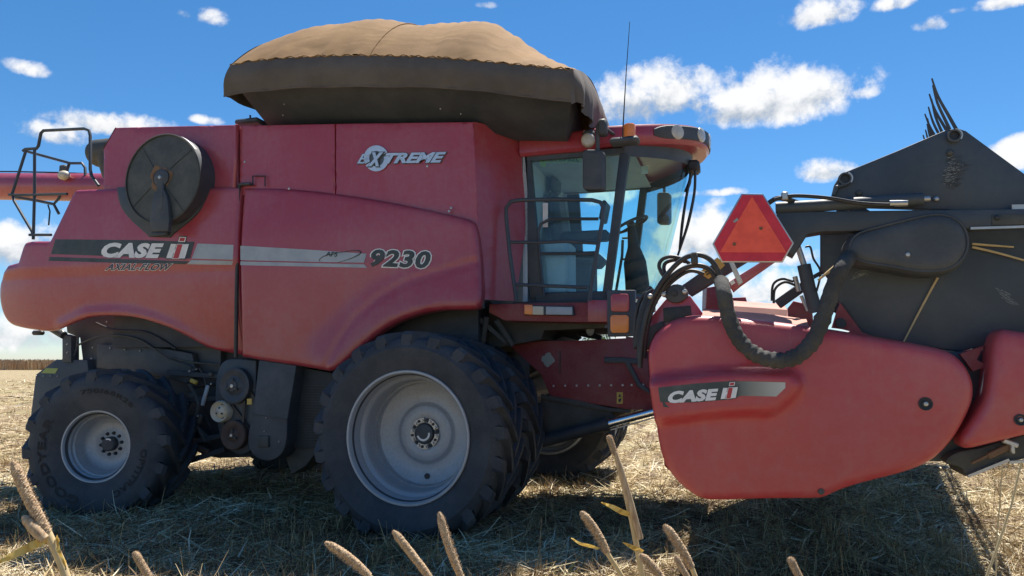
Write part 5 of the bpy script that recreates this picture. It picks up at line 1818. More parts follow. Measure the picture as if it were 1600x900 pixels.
# pale sloping ledge behind the top of the shield
mb = MB(); vs = []
for x, y in ((1097, 493), (1200, 501), (1265, 510)): vs += [P(x, y + 1, YE + .06), P(x, y + 1, YE + .06) + Vector((0, .16, .045))]
mb.add(vs, [(0, 1, 3, 2), (2, 3, 5, 4)]); mb.build('shield_ledge', M['pink'], hd)

# divider shield at the front
DIV = [(1557, 511), (1600, 517), (1680, 533), (1790, 575), (1860, 622), (1872, 640), (1855, 650), (1760, 652), (1660, 668), (1600, 683), (1567, 691), (1522, 703), (1508, 702), (1503, 690), (1507, 677), (1530, 643), (1543, 620), (1548, 585)]
zd = P(1600, 600, YE).z
dsh = Panel(DIV, YE + .01, .04, lambda Q: .25 * (Q[:, 1] - zd) ** 2, step=.035, flange=.14)
dso = dsh.build('divider_shield', M['red_plastic'], hd)
cup(1594, 656, on_panel(dsh), dso, .024)
# dark structure behind and under the shields
mb = MB()
mb.prism([P(x, y, YE + .2) for x, y in ((1478, 550), (1560, 545), (1560, 640), (1520, 690), (1470, 722), (1440, 720))], (0, .12, 0), .01)
mb.build('shield_frame', M['black'], hd)
MB().tube([P(1542, 570, YE + .1), P(1533, 610, YE + .1), P(1532, 640, YE + .1)], .006, 6).build('edge_wire', M['steel'], hd)
MB().prism([P(x, y, YE + .12) for x, y in ((1500, 553), (1538, 540), (1526, 562), (1545, 572), (1520, 580))], (0, .03, 0)).build('hinge_plate', M['red_dull'], hd)
mb = MB()
mb.prism(outline([(1472, 724), (1490, 706), (1530, 700, 1), (1610, 676, 1), (1700, 665, 1), (1700, 700, 1), (1606, 717, 1), (1570, 722), (1545, 735), (1510, 745, 1), (1503, 730)], YE + .13), (0, .25, 0), .012)
mb.build('skid_shoe', M['olive'], hd)
mb = MB()
mb.beam(P(1518, 724, YE + .10), P(1543, 712, YE + .10), .012, .010); mb.beam(P(1543, 713, YE + .10), P(1580, 696, YE + .10), .02, .025, .004)
mb.build('skid_strap', M['rust'], hd)
mb = MB(); mb.box(P(1578, 692, YE + .09), (.06, .03, .022), Matrix.Rotation(R_(22), 3, 'Y'), .005); mb.box(P(1581, 701, YE + .09), (.016, .03, .04), None, .004); mb.build('clevis_pin', M['steel'], hd)
mb = MB(); mb.beam(P(1512, 744, YE + .12), P(1576, 718, YE + .12), .02, .012); mb.beam(P(1576, 722, YE + .12), P(1690, 716, YE + .12), .02, .012); mb.build('skid_edge', M['steel'], hd)

# black end sheet, reel shield, arm
YS = YE + .22
ES = [(1283, 350), (1600, 345), (1900, 345), (1960, 470), (1900, 560), (1600, 530), (1560, 530), (1538, 541), (1500, 549), (1440, 541), (1347, 521), (1325, 490), (1310, 470), (1300, 440), (1283, 420)]
eo = MB().prism([P(x, y, YS) for x, y in ES], (0, .05, 0), .008).build('end_sheet', M['black'], hd)
MB().prism([P(x, y, YS - .03) for x, y in ((1313, 473), (1347, 519), (1368, 527), (1316, 514), (1300, 512), (1308, 486))], (0, .03, 0)).build('red_gusset', M['red_dull'], hd)
MB().lathe([(0, -.012), (.022, -.012), (.024, 0)], P(1314, 505, YS - .035), (0, 1, 0), 16).build('bolt', M['dark'], hd)
YRS = YE + .10
RS = [(1298, 322), (1299, 308), (1304, 288), (1312, 275), (1322, 268), (1400, 236), (1470, 206), (1480, 202), (1498, 200), (1510, 204), (1600, 270), (1760, 385), (1760, 400), (1600, 345), (1480, 328)]
ro = MB().prism([P(x, y, YRS) for x, y in RS], (0, .03, 0), .008).build('reel_shield', M['black'], hd)
for (x, y) in ((1320, 280), (1490, 213)):
    c = P(x, y, YRS - .005)
    MB().lathe([(.021, -.016), (.029, -.016), (.030, 0), (.021, 0)], c, (0, 1, 0), 24).build('bar_bush', M['black_plastic'], ro)
    MB().lathe([(0, -.002), (.022, -.002)], c, (0, 1, 0), 20).build('bar_hole', M['hose'], ro)
    vs = [c + Vector((math.cos(R_(a)) * r_, -.018, math.sin(R_(a)) * r_)) for a in range(-40, 70, 13) for r_ in (.027, .033)]
    MB().add(vs, [(2 * k, 2 * k + 1, 2 * k + 3, 2 * k + 2) for k in range(len(vs) // 2 - 1)]).build('bush_edge', M['steel'], ro)
mb = MB(); mb.tube([P(1303, 305, YRS - .01), P(1308, 292, YRS - .012), P(1322, 288, YRS - .012)], .009, 6); mb.build('shield_lip', M['black_plastic'], ro)
# scratched paint
def scratches(name, corner_px, n, Y, mat, par, ln=(4, 22), slope=-.25):
    vs, fcs = [], []
    for k in range(n):
        t = RNG.random(); s_ = RNG.random()
        tl, tr, br, bl = [np.array(q, float) for q in corner_px]
        p = (tl * (1 - t) + tr * t) * (1 - s_) + (bl * (1 - t) + br * t) * s_
        L = RNG.uniform(*ln) * (1 - .6 * t)
        w = RNG.uniform(.25, .7)
        q = p + np.array([L, L * (slope + RNG.normal(0, .05))])
        i = len(vs)
        vs += [P(p[0], p[1], Y), P(q[0], q[1], Y), P(q[0], q[1] + w * .3, Y), P(p[0], p[1] + w, Y)]
        fcs.append((i, i + 1, i + 2, i + 3))
    return MB().add(vs, fcs).build(name, mat, par)
scratches('scratch_marks', ((1478, 242), (1512, 258), (1490, 298), (1468, 294)), 170, YRS - .003, M['sleeve'], ro, (4, 26))
scratches('scratch_marks', ((1478, 243), (1504, 258), (1486, 294), (1470, 291)), 90, YRS - .0035, M['grey_lid'], ro, (2, 12))
scratches('scratch_marks', ((1552, 446), (1572, 455), (1592, 478), (1568, 470)), 70, YS - .003, M['grey_lid'], eo, (4, 14), .5)
scratches('scratch_marks', ((1328, 428), (1372, 416), (1355, 430), (1326, 438)), 26, YS - .003, M['grey_lid'], eo, (4, 16), -.3)
for x, y in ((1342, 302), (1484, 239)): MB().ball(P(x, y, YRS), .016, 10, 6).build('bolt', M['olive'], ro)
MB().ball(P(1463, 311, YRS - .01), .013, 10, 6).build('bolt', M['steel'], ro)
# reel arm with its cylinder
ra = MB(); ra.prism([P(x, y, YRS - .06) for x, y in ((1214, 332), (1270, 330), (1600, 326), (1900, 322), (1900, 350), (1600, 353), (1515, 357), (1285, 362), (1262, 366), (1240, 400), (1222, 390))], (0, .10, 0), .008)
rao = ra.build('reel_arm', M['black'], hd)
MB().prism([P(x, y, YRS - .065) for x, y in ((1550, 335), (1600, 334), (1680, 332), (1680, 350), (1600, 351), (1550, 352))], (0, .01, 0), .003).build('arm_plate', M['olive'], rao)
MB().ball(P(1558, 340, YRS - .07), .012, 8, 6).build('bolt', M['dark'], rao)
MB().beam(P(1516, 357, YRS - .065), P(1680, 352, YRS - .065), .012, .010).build('arm_edge', M['steel'], rao)
MB().beam(P(1580, 324, YRS - .04), P(1640, 323, YRS - .04), .02, .02).build('arm_strip', M['steel'], rao)
rc = MB(); rc.tube([P(1212, 325, YRS - .05), P(1270, 322, YRS - .05), P(1442, 311, YRS - .05)], .028, 14); rco = rc.build('reel_cylinder', M['black'], hd)
MB().tube([P(1440, 311, YRS - .05), P(1453, 310.5, YRS - .05)], .013, 10).build('cylinder_rod', M['steel'], rco)
mb = MB(); mb.tube([P(1210, 312, YRS - .1), P(1240, 306, YRS - .1), P(1290, 309, YRS - .1), P(1340, 317, YRS - .1), P(1385, 320, YRS - .1), P(1415, 318, YRS - .1)], .009, 8, spline=True); mb.build('hose', M['hose'], hd)
mb = MB(); mb.tube([P(1390, 318, YRS - .1), P(1418, 317.5, YRS - .1)], .014, 8); mb.build('hose_fitting', M['steel'], hd); mb = MB(); mb.box(P(1226, 307, YRS - .09), (.03, .04, .04), None, .006); mb.build('hose_fitting', M['steel'], hd)
mb = MB(); mb.tube([P(1200, 318, YRS - .06), P(1214, 310, YRS - .08), P(1232, 312, YRS - .08), P(1250, 318, YRS)], .012, 8, spline=True); mb.build('hose', M['hose'], hd)
# teardrop belt cover
YBC = YE + .02
BC = [(1320, 392), (1321, 380), (1331, 365), (1348, 357), (1387, 346.5), (1440, 332.5), (1467, 328), (1490, 332), (1509, 345), (1519, 366), (1519, 390), (1510, 408), (1494, 423), (1467, 430), (1425, 428.5), (1400, 422), (1345, 414), (1326, 405)]
bc = Panel(BC, YBC, .05, None, 3, .03, .14)
bco = bc.build('belt_cover', M['black_plastic'], hd)
rimpts = [P(x, y, YBC + .012) for x, y in chaikin([(1420 + (x - 1420) * .93, 381 + (y - 381) * .88) for x, y in BC], 2)]
MB().tube(rimpts + [rimpts[0]], .006, 6).build('cover_bead', M['black_plastic'], bco)
MB().lathe([(0, -.010), (.008, -.009), (.012, 0)], P(1418, 398, YBC), (0, 1, 0), 12).build('bolt', M['steel'], bco)

# ---- header trough, knife, auger and reel across the whole width
Xb, Xk = 2.62, 4.05
SKEW = 0.176                      # platform sheared to shape its ground shadow and set the tine row
def skew(mb, y0=None):
    y0 = YE if y0 is None else y0
    out = []
    for x, y, z in mb.v:
        w = min(1, max(0, (x - Xb) / 1.2)) if y0 == YE else 1
        out.append((x + SKEW * (w * (y - y0) + (1 - w) * 2 * max(0, y - 2.2)), y, z))
    mb.v = out
    return mb
zb0 = 1.02
tr = MB()
prof = [(Xb, 1.80), (Xb, 1.35), (Xb + .12, 1.14), (Xb + .45, 1.11), (Xb + .9, 1.22), (Xk, 1.50), (Xk, 1.47), (Xb + .9, 1.18), (Xb + .45, 1.07), (Xb + .05, 1.10), (Xb - .05, 1.35), (Xb - .05, 1.80)]
tr.prism([Vector((x, YS + .04, z)) for x, z in prof], (0, 2.2 - YS - .04, 0)); tr.prism([Vector((x, 2.2, z)) for x, z in prof], (0, YFE - 2.26, 0))
skew(tr); tr.build('header_trough', M['dark'], hd)
tr = MB(); tr.bb(Xb - .12, Xb + .02, YS + .05, 2.2, 1.66, 1.80, .02); tr.bb(Xb - .12, Xb + .02, 2.2, YFE, 1.66, 1.80, .02); skew(tr); tr.build('frame_beam', M['red_dull'], hd)
tr = MB(); tr.bb(Xb - .14, Xb - .0, YS + .05, 2.2, 1.10, 1.23, .02); tr.bb(Xb - .14, Xb - .0, 2.2, YFE, 1.10, 1.23, .02); skew(tr); tr.build('frame_beam', M['red_dull'], hd)
skew(MB().prism([Vector((x, YFE, z)) for x, z in ((2.4, 1.0), (2.4, 1.9), (3.2, 2.3), (3.8, 2.66), (4.6, 1.9), (5.2, 1.45), (5.2, 1.3), (4.0, 1.15))], (0, .08, 0), .01)).build('end_sheet', M['red_dull'], hd)
zig = []
for k in range(98):
    y = YS + .1 + k * .103
    zig += [(Xk + .01, y - .03), (Xk + .12, y), (Xk + .01, y + .03)]
pts = [(Xk - .06, YS + .06)] + zig + [(Xk - .06, YFE - .05)]
kg = MB(); kg.prism([Vector((x, y, 1.475)) for x, y in pts], (0, 0, .025))
skew(kg); kg.build('cutter_bar', M['steel'], hd)
au = MB(); au.tube([(Xb + .42, YS + .1, 1.42), (Xb + .42, YFE - .1, 1.42)], .18, 20)
vs = []; fcs = []
N_ = 420
for k in range(N_):
    y = YS + .15 + (YFE - YS - .3) * k / (N_ - 1)
    a = 2 * math.pi * y / .55 * (1 if y < HY else -1)
    for r_ in (.18, .30): vs.append((Xb + .42 + math.cos(a) * r_, y, 1.42 + math.sin(a) * r_))
for k in range(N_ - 1): fcs.append((2 * k, 2 * k + 1, 2 * k + 3, 2 * k + 2))
au.add(vs, fcs); skew(au); au.build('feed_auger', M['red_dull'], hd, 60)
# reel: shaft, spiders and tine bars
top_bar = P(1491, 213, YRS)
RCX, RCZ, RRAD = top_bar.x - .06, top_bar.z - .52, math.hypot(.06, .52)
RY0, RY1 = YS + .14, YFE - .15
rl = MB(); rl.tube([(RCX, RY0, RCZ), (RCX, RY1, RCZ)], .07, 14); skew(rl, YRS); reel = rl.build('reel', M['black'], hd)
a_top = math.atan2(.52, .06)
bars = [a_top + k * math.pi / 3 for k in range(6)]
for j in range(4):
    sp = MB()
    y = RY0 + .02 + (RY1 - RY0 - .04) * j / 3
    for k in range(6):
        a, b = bars[k], bars[(k + 1) % 6]
        A_ = Vector((RCX + math.cos(a) * RRAD, y, RCZ + math.sin(a) * RRAD)); B_ = Vector((RCX + math.cos(b) * RRAD, y, RCZ + math.sin(b) * RRAD))
        sp.beam(A_, B_, .02, .05); sp.beam(Vector((RCX, y, RCZ)), A_, .02, .05)
    skew(sp, YRS); sp.build('reel_spider', M['black'], reel)
tine_me = None
for k, a in enumerate(bars):
    bx, bz = RCX + math.cos(a) * RRAD, RCZ + math.sin(a) * RRAD
    skew(MB().tube([(bx, RY0 - (.16 if k == 0 else .03), bz), (bx, RY1, bz)], .024, 10), YRS).build('tine_bar', M['black'], reel)
# upright tines on the top bar; those near the end show above the shield
bx, bz = top_bar.x, top_bar.z
def tine_mesh(L, lean):
    m_ = MB()
    m_.tube([(0, 0, 0), (-.014 * lean, 0, L * .35), (-.028 * lean, 0, L * .7), (-.030 * lean + .0, 0, L)], [.009, .0075, .006, .0035], 8, spline=True, sub=4)
    return m_
t0 = None
tl = [(1486, 127, .06), (1476, 133, .20), (1467, 139, .36), (1462, 152, .56), (1457, 166, .78), (1452, 171, 1.02), (1449, 183, 1.3), (1447, 194, 1.62)]
tm = tine_mesh(.30, 1.4)
for k in range(40):
    y = YRS + .05 + k * .105
    if t0 is None:
        t0 = tm.build('tine', M['black_plastic'], reel)
        base_off = t0.location.copy() + WL[reel.name]
        t0.location = Vector((bx + SKEW * (y - YRS), y, bz)) + base_off - WL[reel.name]
        c = t0
    else:
        c = t0.copy(); COL.objects.link(c); c.parent = reel
        c.location = Vector((bx + SKEW * (y - YRS), y, bz)) + base_off - WL[reel.name]
    c.rotation_euler = (RNG.normal(0, .03), R_(-10) + RNG.normal(0, .05), 0)

# ---- coupling parts at the back of the near end
YK = YE + .16
bk = MB()
bk.prism([P(x, y, YK) for x, y in ((1008, 548), (1010, 512), (1018, 494), (1038, 470), (1050, 458), (1078, 462), (1090, 478), (1100, 492), (1110, 520), (1060, 545))], (0, .10, 0), .01)
bko = bk.build('coupling_bracket', M['red'], hd)
MB().prism([P(x, y, YK - .01) for x, y in ((1036, 481), (1079, 477.5), (1081, 500), (1037, 504))], (0, .02, 0), .004).build('bracket_opening', M['hose'], bko)
MB().prism([P(x, y, YK - .02) for x, y in ((1008, 514), (1034, 502), (1038, 508), (1024, 520), (1012, 545), (1008, 548))], (0, .05, 0)).build('bracket_shadow_plate', M['dark'], bko)  # dark plate drawn in for the shade beside the bracket
pv = MB(); pv.prism([P(x, y, YK - .03) for x, y in chaikin([(1037, 462), (1042, 449), (1055, 443), (1068, 446), (1077, 460), (1068, 470), (1055, 474), (1044, 470)], 1)], (0, .04, 0), .006); pvo = pv.build('pivot_plate', M['black_plastic'], hd)
for x, y in ((1037.5, 460), (1070, 456)): MB().lathe([(0, -.03), (.010, -.028), (.013, -.01), (.013, .02)], P(x, y, YK - .03), (0, 1, 0), 12).build('bolt', M['steel'], pvo)
MB().lathe([(0, -.006), (.014, -.006), (.015, .0)], P(1054, 458, YK - .033), (0, 1, 0), 14).build('pivot_hole', M['hose'], pvo)
YD = YK + .12
db = MB(); db.prism([P(x, y, YD) for x, y in ((1062, 448), (1080, 462), (1225, 372), (1240, 340), (1215, 335), (1200, 352))], (0, .08, 0), .008)
dbo = db.build('diagonal_beam', M['black'], hd)
for q in (((1092, 426), (1104, 416), (1120, 425), (1107, 436)), ((1113, 408), (1121, 402), (1133, 414), (1126, 421))):
    MB().prism([P(x, y, YD - .006) for x, y in q], (0, .006, 0)).build('warning_label', M['yellow'], dbo)
mb = MB(); mb.tube([P(x, y, YD - .009) for x, y in ((1097, 427), (1105, 424), (1104, 430), (1112, 424))], .003, 5); mb.build('label_pictogram', M['dark'], dbo)
st_ = MB(); st_.prism([P(x, y, YK - .02) for x, y in ((1137, 442), (1149, 434), (1200, 402), (1212, 408), (1158, 446), (1146, 456))], (0, .05, 0), .006); sto = st_.build('red_strut', M['red'], hd)
MB().prism([P(x, y, YK - .025) for x, y in ((1140, 441), (1146, 437), (1149, 442), (1143, 446))], (0, .005, 0)).build('white_label', M['white'], sto)
MB().prism([P(x, y, YK - .06) for x, y in ((1138, 408), (1145, 406), (1161, 441), (1154, 446))], (0, .012, 0), .003).build('sign_strap', M['steel'], hd)
cy2 = MB(); cy2.tube([P(1256, 414, YK + .02), P(1264, 450, YK + .02), P(1275, 488, YK + .02)], .031, 14); cyo = cy2.build('tilt_cylinder', M['black'], hd)
MB().tube([P(1246, 383, YK + .02), P(1257, 416, YK + .02)], .014, 10).build('cylinder_rod', M['steel'], cyo)
MB().ball(P(1244, 378, YK + .02), .022, 10, 8).build('rod_eye', M['steel'], cyo)
mb = MB(); mb.tube([P(x, y, YK - .01) for x, y in ((1258, 386), (1266, 386), (1271, 404), (1282, 425), (1276, 455))], .005, 6, spline=True)
mb.tube([P(x, y, YK + .1) for x, y in ((1240, 440), (1222, 436), (1208, 445), (1206, 470))], .006, 6, spline=True)
mb.tube([P(x, y, YK + .1) for x, y in ((1243, 446), (1226, 441), (1211, 452), (1209, 474))], .006, 6, spline=True)
mb.build('hydraulic_line', M['hose'], hd)
mb = MB(); mb.tube([P(1242, 432, YK + .1), P(1248, 455, YK + .1)], .012, 8); mb.build('hose_fitting', M['steel'], hd); mb = MB(); mb.tube([P(1252, 462, YK + .1), P(1262, 486, YK + .1)], .009, 8); mb.build('hose_fitting', M['steel'], hd)
mb = MB(); mb.beam(P(1215, 476, YK + .3), P(1265, 440, YK + .3), .04, .05, .005); mb.beam(P(1262, 438, YK + .28), P(1330, 400, YK + .28), .03, .02, .003); mb.build('reel_drive_strut', M['black'], hd)
mb = MB(); mb.prism([P(x, y, YK + .1) for x, y in ((1232, 480), (1240, 470), (1258, 474), (1270, 490), (1272, 512), (1234, 506))], (0, .08, 0), .008); mb.build('cylinder_lug', M['red_dull'], hd)
# pale box and red brackets further in
q0 = P(1142, 480, -1.6); q1 = P(1231, 502, -1.6)
mb = MB(); mb.add([P(1142, 502, -1.62), P(1228, 506, -1.62), P(1230, 484, -1.56), P(1143, 478, -1.56), P(1143, 478, -1.56) + Vector((0, .35, .06)), P(1230, 484, -1.56) + Vector((0, .35, .06)), P(1228, 506, -1.62) + Vector((.10, .3, 0))], [(0, 1, 2, 3), (3, 2, 5, 4), (1, 6, 5, 2)])
mb.build('deflector_box', M['pink'], hd)
mb = MB(); mb.prism([P(x, y, -1.5) for x, y in ((1100, 450), (1118, 447), (1128, 462), (1130, 490), (1100, 490))], (0, .05, 0), .006); mb.build('mast_bracket', M['red_dull'], hd); mb = MB(); mb.prism([P(x, y, -1.2) for x, y in ((1142, 465), (1165, 464), (1170, 480), (1190, 474), (1216, 475), (1216, 486), (1142, 482))], (0, .1, 0), .008); mb.build('mast_bracket', M['red_dull'], hd)
MB().tube([P(1101, 446, -1.55), P(1100, 486, -1.55)], .012, 6).build('grease_pipe', M['steel'], hd)

# ---- hose loops and the dusty sleeve
YHS = YE - .02
loops = [
    [(1000, 575), (1003, 530), (1014, 480), (1036, 438), (1064, 407), (1090, 398), (1112, 408), (1125, 432), (1131, 448)],
    [(1006, 560), (1010, 515), (1024, 470), (1048, 434), (1078, 416), (1104, 418), (1120, 436), (1129, 452)],
    [(997, 560), (1001, 520), (1016, 485), (1042, 448), (1075, 424), (1100, 428)],
    [(1040, 436), (1030, 418), (1034, 406), (1048, 401), (1064, 404), (1078, 412)],
    [(1048, 440), (1038, 424), (1040, 411), (1056, 406), (1072, 409)],
    [(992, 545), (993, 500), (1000, 470), (1018, 448)],
]
for k, pl in enumerate(loops):
    MB().tube([P(x, y, YHS + .10 + .025 * k) for x, y in pl], .0125 if k < 2 else .0095, 10, spline=True).build('hydraulic_hose', M['hose'], hd)
MB().box(P(1085, 404, YHS + .09), (.032, .05, .055), None, .006).build('hose_clamp', M['sleeve'], hd)
MB().ball(P(1016, 463, YHS + .08), .013, 10, 8).build('hose_fitting', M['steel'], hd)
MB().prism([P(x, y, YHS + .16) for x, y in ((1008, 456), (1020, 450), (1012, 480), (1006, 505), (998, 540), (990, 545), (994, 500))], (0, .1, 0), .01).build('valve_block', M['dark'], hd)
sl_pts = [(1127, 440), (1131, 458), (1136, 485), (1146, 515), (1160, 537), (1181, 554), (1205, 562), (1230, 562), (1252, 552), (1271, 531), (1284, 502), (1294, 472), (1304, 442), (1315, 418), (1326, 402)]
pts3 = [P(x, y, YHS - .06 + (.10 if i in (0, len(sl_pts) - 1) else 0)) for i, (x, y) in enumerate(sl_pts)]
m_ = MB(); m_.tube(pts3, .034, 16, spline=True, sub=12)
V = np.array(m_.v)
cen = V.reshape(-1, 16, 3).mean(1).repeat(16, 0)
ringi = np.repeat(np.arange(len(V) // 16), 16); angi = np.tile(np.arange(16), len(V) // 16)
mid = np.exp(-((ringi / ringi.max() - .48) / .26) ** 2)
amp = .04 + .13 * mid
f = 1 + amp * (np.sin(ringi * 1.05 + 1.8 * np.sin(angi * .785)) * .55 + np.sin(ringi * .43 + angi * .785 * 2) * .45) + RNG.normal(0, .02, len(V))
m_.v = [tuple(c + (v - c) * k) for c, v, k in zip(cen, V, f)]
slo = m_.build('hose_sleeve', M['sleeve'], hd, 60)
for i in (3, 11):
    pass

# ---- slow vehicle triangle
YV = YE - .12
sg = MB(); sg.prism([P(x, y, YV) for x, y in ((1158.5, 302.5), (1192.5, 303), (1240.5, 380), (1223, 410), (1127.5, 410), (1113, 381))], (0, .006, 0), .0015)
sgo = sg.build('warning_triangle', M['steel'], hd)
MB().prism([P(x, y, YV - .0015) for x, y in ((1160, 304.5), (1191.5, 305), (1238, 380), (1221.5, 408), (1129, 408), (1115.5, 381))], (0, .0012, 0)).build('red_border', M['smv_red'], sgo)
MB().prism([P(x, y, YV - .003) for x, y in ((1175, 307), (1229, 394.5), (1125, 394))], (0, .0012, 0)).build('orange_centre', M['smv_orange'], sgo)
for x, y in ((1189, 357), (1147.5, 381.5)): MB().lathe([(0, -.006), (.006, -.006), (.008, 0)], P(x, y, YV - .003), (0, 1, 0), 10).build('rivet', M['rust'], sgo)
MB().prism([P(x, y, YV - .003) for x, y in ((1145, 346), (1152, 340), (1154, 344), (1148, 348))], (0, .001, 0)).build('worn_patch', M['grey_lid'], sgo)
MB().beam(P(1192, 357, YV + .02), P(1215, 345, YRS - .03), .03, .02).build('sign_bracket', M['dark'], hd)

# loose straws caught on the header
def caught(pts, Y, label, r=.0055):
    o = MB().tube([P(x, y, Y) for x, y in pts], [r, r * .9, r * .6][:len(pts)] if len(pts) == 3 else r, 6, spline=True).build('straw_stalk', M['straw_stem'])
    tag(o, label, 'straw', 'straws caught on the header')
caught([(1465, 434), (1440, 480), (1412, 534)], YS - .012, 'long straw leaning against the black end sheet below the belt cover')
caught([(1519, 386), (1562, 396), (1640, 418)], YS - .02, 'longer of the two straws sticking out right of the belt cover')
caught([(1519, 381), (1550, 383.5), (1584, 386)], YS - .02, 'shorter upper straw sticking out right of the belt cover')
caught([(1322, 402), (1300, 420), (1278, 438)], YS - .10, 'straw wedged between the dusty hose and the belt cover', .008)

# ================================================================== millet stalks close to the camera
def millet(tip, neck, foot, dist, w_px, label, leaf=None, side=None, stem_w=None):
    """spike from tip to neck (px), bare stem on to foot (px) and down to the ground"""
    p0 = PD(*tip, dist); p1 = PD(*neck, dist); p2 = PD(*foot, dist)
    d = (p2 - p1).normalized()
    g = Vector((p2.x + d.x * .25 * p2.z, p2.y + random.uniform(-.05, .05), 0))
    root = empty('millet_stalk', g, label, 'millet stalk', 'millet stalks in the foreground')
    r = w_px * .80 / 2 / F * dist
    n, rings = 18, 90
    axis = p1 - p0
    ux = axis.normalized().orthogonal().normalized(); uy = axis.normalized().cross(ux)
    bow = ux * axis.length * random.uniform(-.05, .05)
    vs, tone, fcs = [], [], []
    for i in range(rings):
        t = i / (rings - 1)
        env = min(1, .25 + (t * 5.0) ** .7) if t < .2 else 1.0
        env *= 1 - .18 * max(0, t - .75) / .25
        if t > .97: env *= .6
        c = p0 + axis * t + bow * math.sin(math.pi * t)
        for k in range(n):
            a = 2 * math.pi * (k + .5 * (i % 2)) / n
            # packed seed husks
            bump = 1 + (.17 if (i + 2 * k) % 3 == 0 else -.03) * RNG.uniform(.3, 1.1) + RNG.normal(0, .05)
            vs.append(c + (ux * math.cos(a) + uy * math.sin(a)) * r * env * bump)
            tone.append(np.clip(.5 + RNG.normal(0, .2) + (.16 if (i + 2 * k) % 3 == 0 else -.12), 0, 1))
    for i in range(rings - 1):
        for k in range(n):
            k2 = (k + 1) % n
            fcs.append((i * n + k, i * n + k2, (i + 1) * n + k2, (i + 1) * n + k))
    fcs.append(tuple(range(n))); fcs.append(tuple((rings - 1) * n + k for k in range(n)))
    c0 = np.array(vs)
    o = mesh_obj('spike', c0, fcs, M['millet'], root, 30)
    if len(o.data.vertices) == len(tone): set_tone(o, tone)
    # fine bristles
    nb = 900
    t = RNG.random(nb) * .97; a = RNG.random(nb) * 6.283
    cc = np.array(p0)[None] + np.array(axis)[None] * t[:, None]
    dirs = np.array(ux)[None] * np.cos(a)[:, None] + np.array(uy)[None] * np.sin(a)[:, None] - np.array(axis.normalized())[None] * .35
    dirs /= np.linalg.norm(dirs, axis=1)[:, None]
    env = np.minimum(1, .3 + (t * 5) ** .7)
    ob = blade_mesh('bristles', cc - np.array(WL[root.name])[None], dirs, (r * env * RNG.uniform(1.15, 1.42, nb)), np.full(nb, r * .13), RNG.normal(0, r * .05, (nb, 3)), np.clip(RNG.normal(.65, .2, nb), 0, 1), M['millet'], root, kind='stuff')
    sw = (stem_w or w_px * .55) / 2 / F * dist
    ctl = p1 + d * .40
    path = [p0 + axis * .9] + [p1.lerp(ctl, q / 14).lerp(ctl.lerp(g, q / 14), q / 14) for q in range(15)]
    MB().tube(path, [sw * (.9 + .02 * q) * (1.16 if q % 5 == 4 else 1) for q in range(16)], 10).build('stem', M['straw_stem'], root)
    def leafm(pts, w, name='leaf'):
        P3 = [PD(x, y, dist - .02 * i) for i, (x, y) in enumerate(pts)]
        m = len(P3); vs, fcs, tn = [], [], []
        sub = []
        for i in range(m - 1):
            for q in range(5): sub.append(P3[i].lerp(P3[i + 1], q / 5))
        sub.append(P3[-1])
        for i, p in enumerate(sub):
            t = i / (len(sub) - 1)
            ww = w / F * dist * (math.sin(math.pi * min(1, .25 + t * .75)) ** .8) * .5 + .0004
            dirn = (sub[min(i + 1, len(sub) - 1)] - sub[max(i - 1, 0)]).normalized()
            up_ = Vector((0, -.5, 1)); s_ = dirn.cross(Vector((0, 1, .2))).normalized()
            vs += [p - s_ * ww, p + Vector((0, .006 * math.sin(i), 0)), p + s_ * ww]
            tn += [np.clip(.55 + RNG.normal(0, .25), 0, 1)] * 3
        for i in range(len(sub) - 1):
            fcs += [(3 * i, 3 * i + 1, 3 * i + 4, 3 * i + 3), (3 * i + 1, 3 * i + 2, 3 * i + 5, 3 * i + 4)]
        o = mesh_obj(name, np.array(vs), fcs, M['dry_leaf'], root, 60)
        if len(o.data.vertices) == len(tn): set_tone(o, tn)
    for lf in (leaf or []): leafm(*lf)
    if side:
        q0, q1, wp = side
        a0 = PD(*q0, dist - .01); a1 = PD(*q1, dist - .01)
        vv = []
        m2 = MB(); m2.tube([a0, a0.lerp(a1, .2), a0.lerp(a1, .6), a1], [wp / F * dist * .15, wp / F * dist * .42, wp / F * dist * .5, wp / F * dist * .4], 12, spline=True)
        o = m2.build('side_spike', M['millet'], root)
        V = np.array([v.co for v in o.data.vertices]); set_tone(o, np.clip(RNG.normal(.5, .2, len(V)), 0, 1))
    return root
millet((20, 721), (76, 836), (108, 898), 1.45, 19, 'tall thick tan millet spike at far left with a small side spike and yellow leaf',
       [([(75, 842), (52, 852), (20, 868), (-14, 884)], 12), ([(88, 838), (92, 860), (104, 890)], 9)], ((36, 806), (70, 843), 17), 13)
millet((210, 862), (236, 906), (248, 930), 1.5, 13, 'short pale millet spike tip at the bottom edge below the rear tyre')
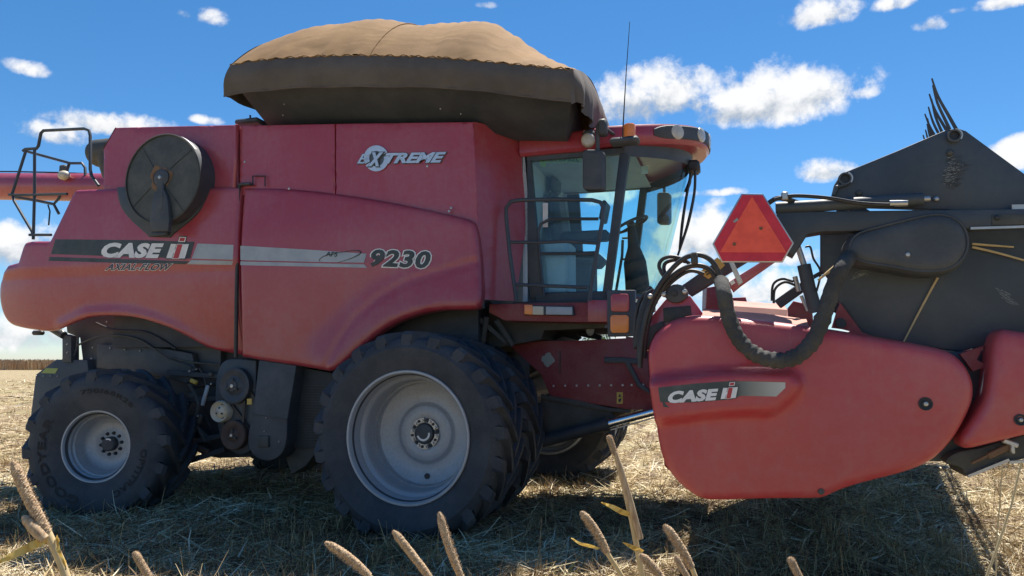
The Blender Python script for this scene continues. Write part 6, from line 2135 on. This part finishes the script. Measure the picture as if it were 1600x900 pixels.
millet((508, 847), (580, 903), (610, 930), 1.45, 14, 'millet spike leaning far to the left below the front wheel')
millet((614, 829), (674, 906), (694, 935), 1.45, 14, 'brown speckled millet spike in the middle of three below the front wheel')
millet((686, 800), (722, 905), (731, 935), 1.5, 14, 'most upright of the three millet spikes below the front wheel')
millet((951, 680), (962, 712), (1012, 885), 1.5, 11, 'tallest millet stalk, long knobbly stem in the middle with a yellow leaf',
       [([(990, 806), (972, 800), (955, 791), (939, 785)], 9), ([(1004, 862), (990, 856), (973, 847)], 8)], ((962, 706), (1001, 842), 11), 8)
millet((908, 799), (950, 866), (985, 915), 1.5, 14, 'dark brown millet spike just left of the tallest stalk with a thin curled leaf',
       [([(936, 858), (925, 854), (908, 850), (892, 841)], 6)])
millet((1038, 820), (1082, 890), (1095, 920), 1.45, 15, 'stout millet spike leaning left just right of the tallest stalk')
millet((1000, 866), (1040, 912), (1055, 935), 1.4, 14, 'green tinged millet spike low in front of the tallest stalk')
millet((1055, 868), (1076, 905), (1085, 930), 1.4, 11, 'small pale millet spike half hidden below the stout one')
millet((1234, 871), (1252, 908), (1260, 930), 1.5, 13, 'lone millet spike tip at the bottom edge under the red end shield')

def grass_stem(pts, dist, w, label):
    P3 = [PD(x, y, dist) for x, y in pts]
    g = Vector((P3[-1].x - .02, P3[-1].y, 0))
    root = empty('grass_stem', g, label, 'grass stem', 'dry grass stems on the right')
    sw = w / 2 / F * dist
    d = (P3[-1] - P3[-2]).normalized(); ctl = P3[-1] + d * .35
    path = P3[:-1] + [P3[-1].lerp(ctl, q / 10).lerp(ctl.lerp(g, q / 10), q / 10) for q in range(11)]
    MB().tube(path, [sw * (.4 + .8 * i / len(path)) for i in range(len(path))], 8).build('stem', M['straw_stem'], root)
    return root
grass_stem([(1596, 722), (1580, 790), (1560, 850), (1540, 905)], 1.7, 7, 'bent dry grass stem at the right edge, the thickest there')
grass_stem([(1566, 728), (1562, 790), (1558, 830), (1556, 905)], 2.6, 4, 'thin straight dry grass stem left of the bent one')
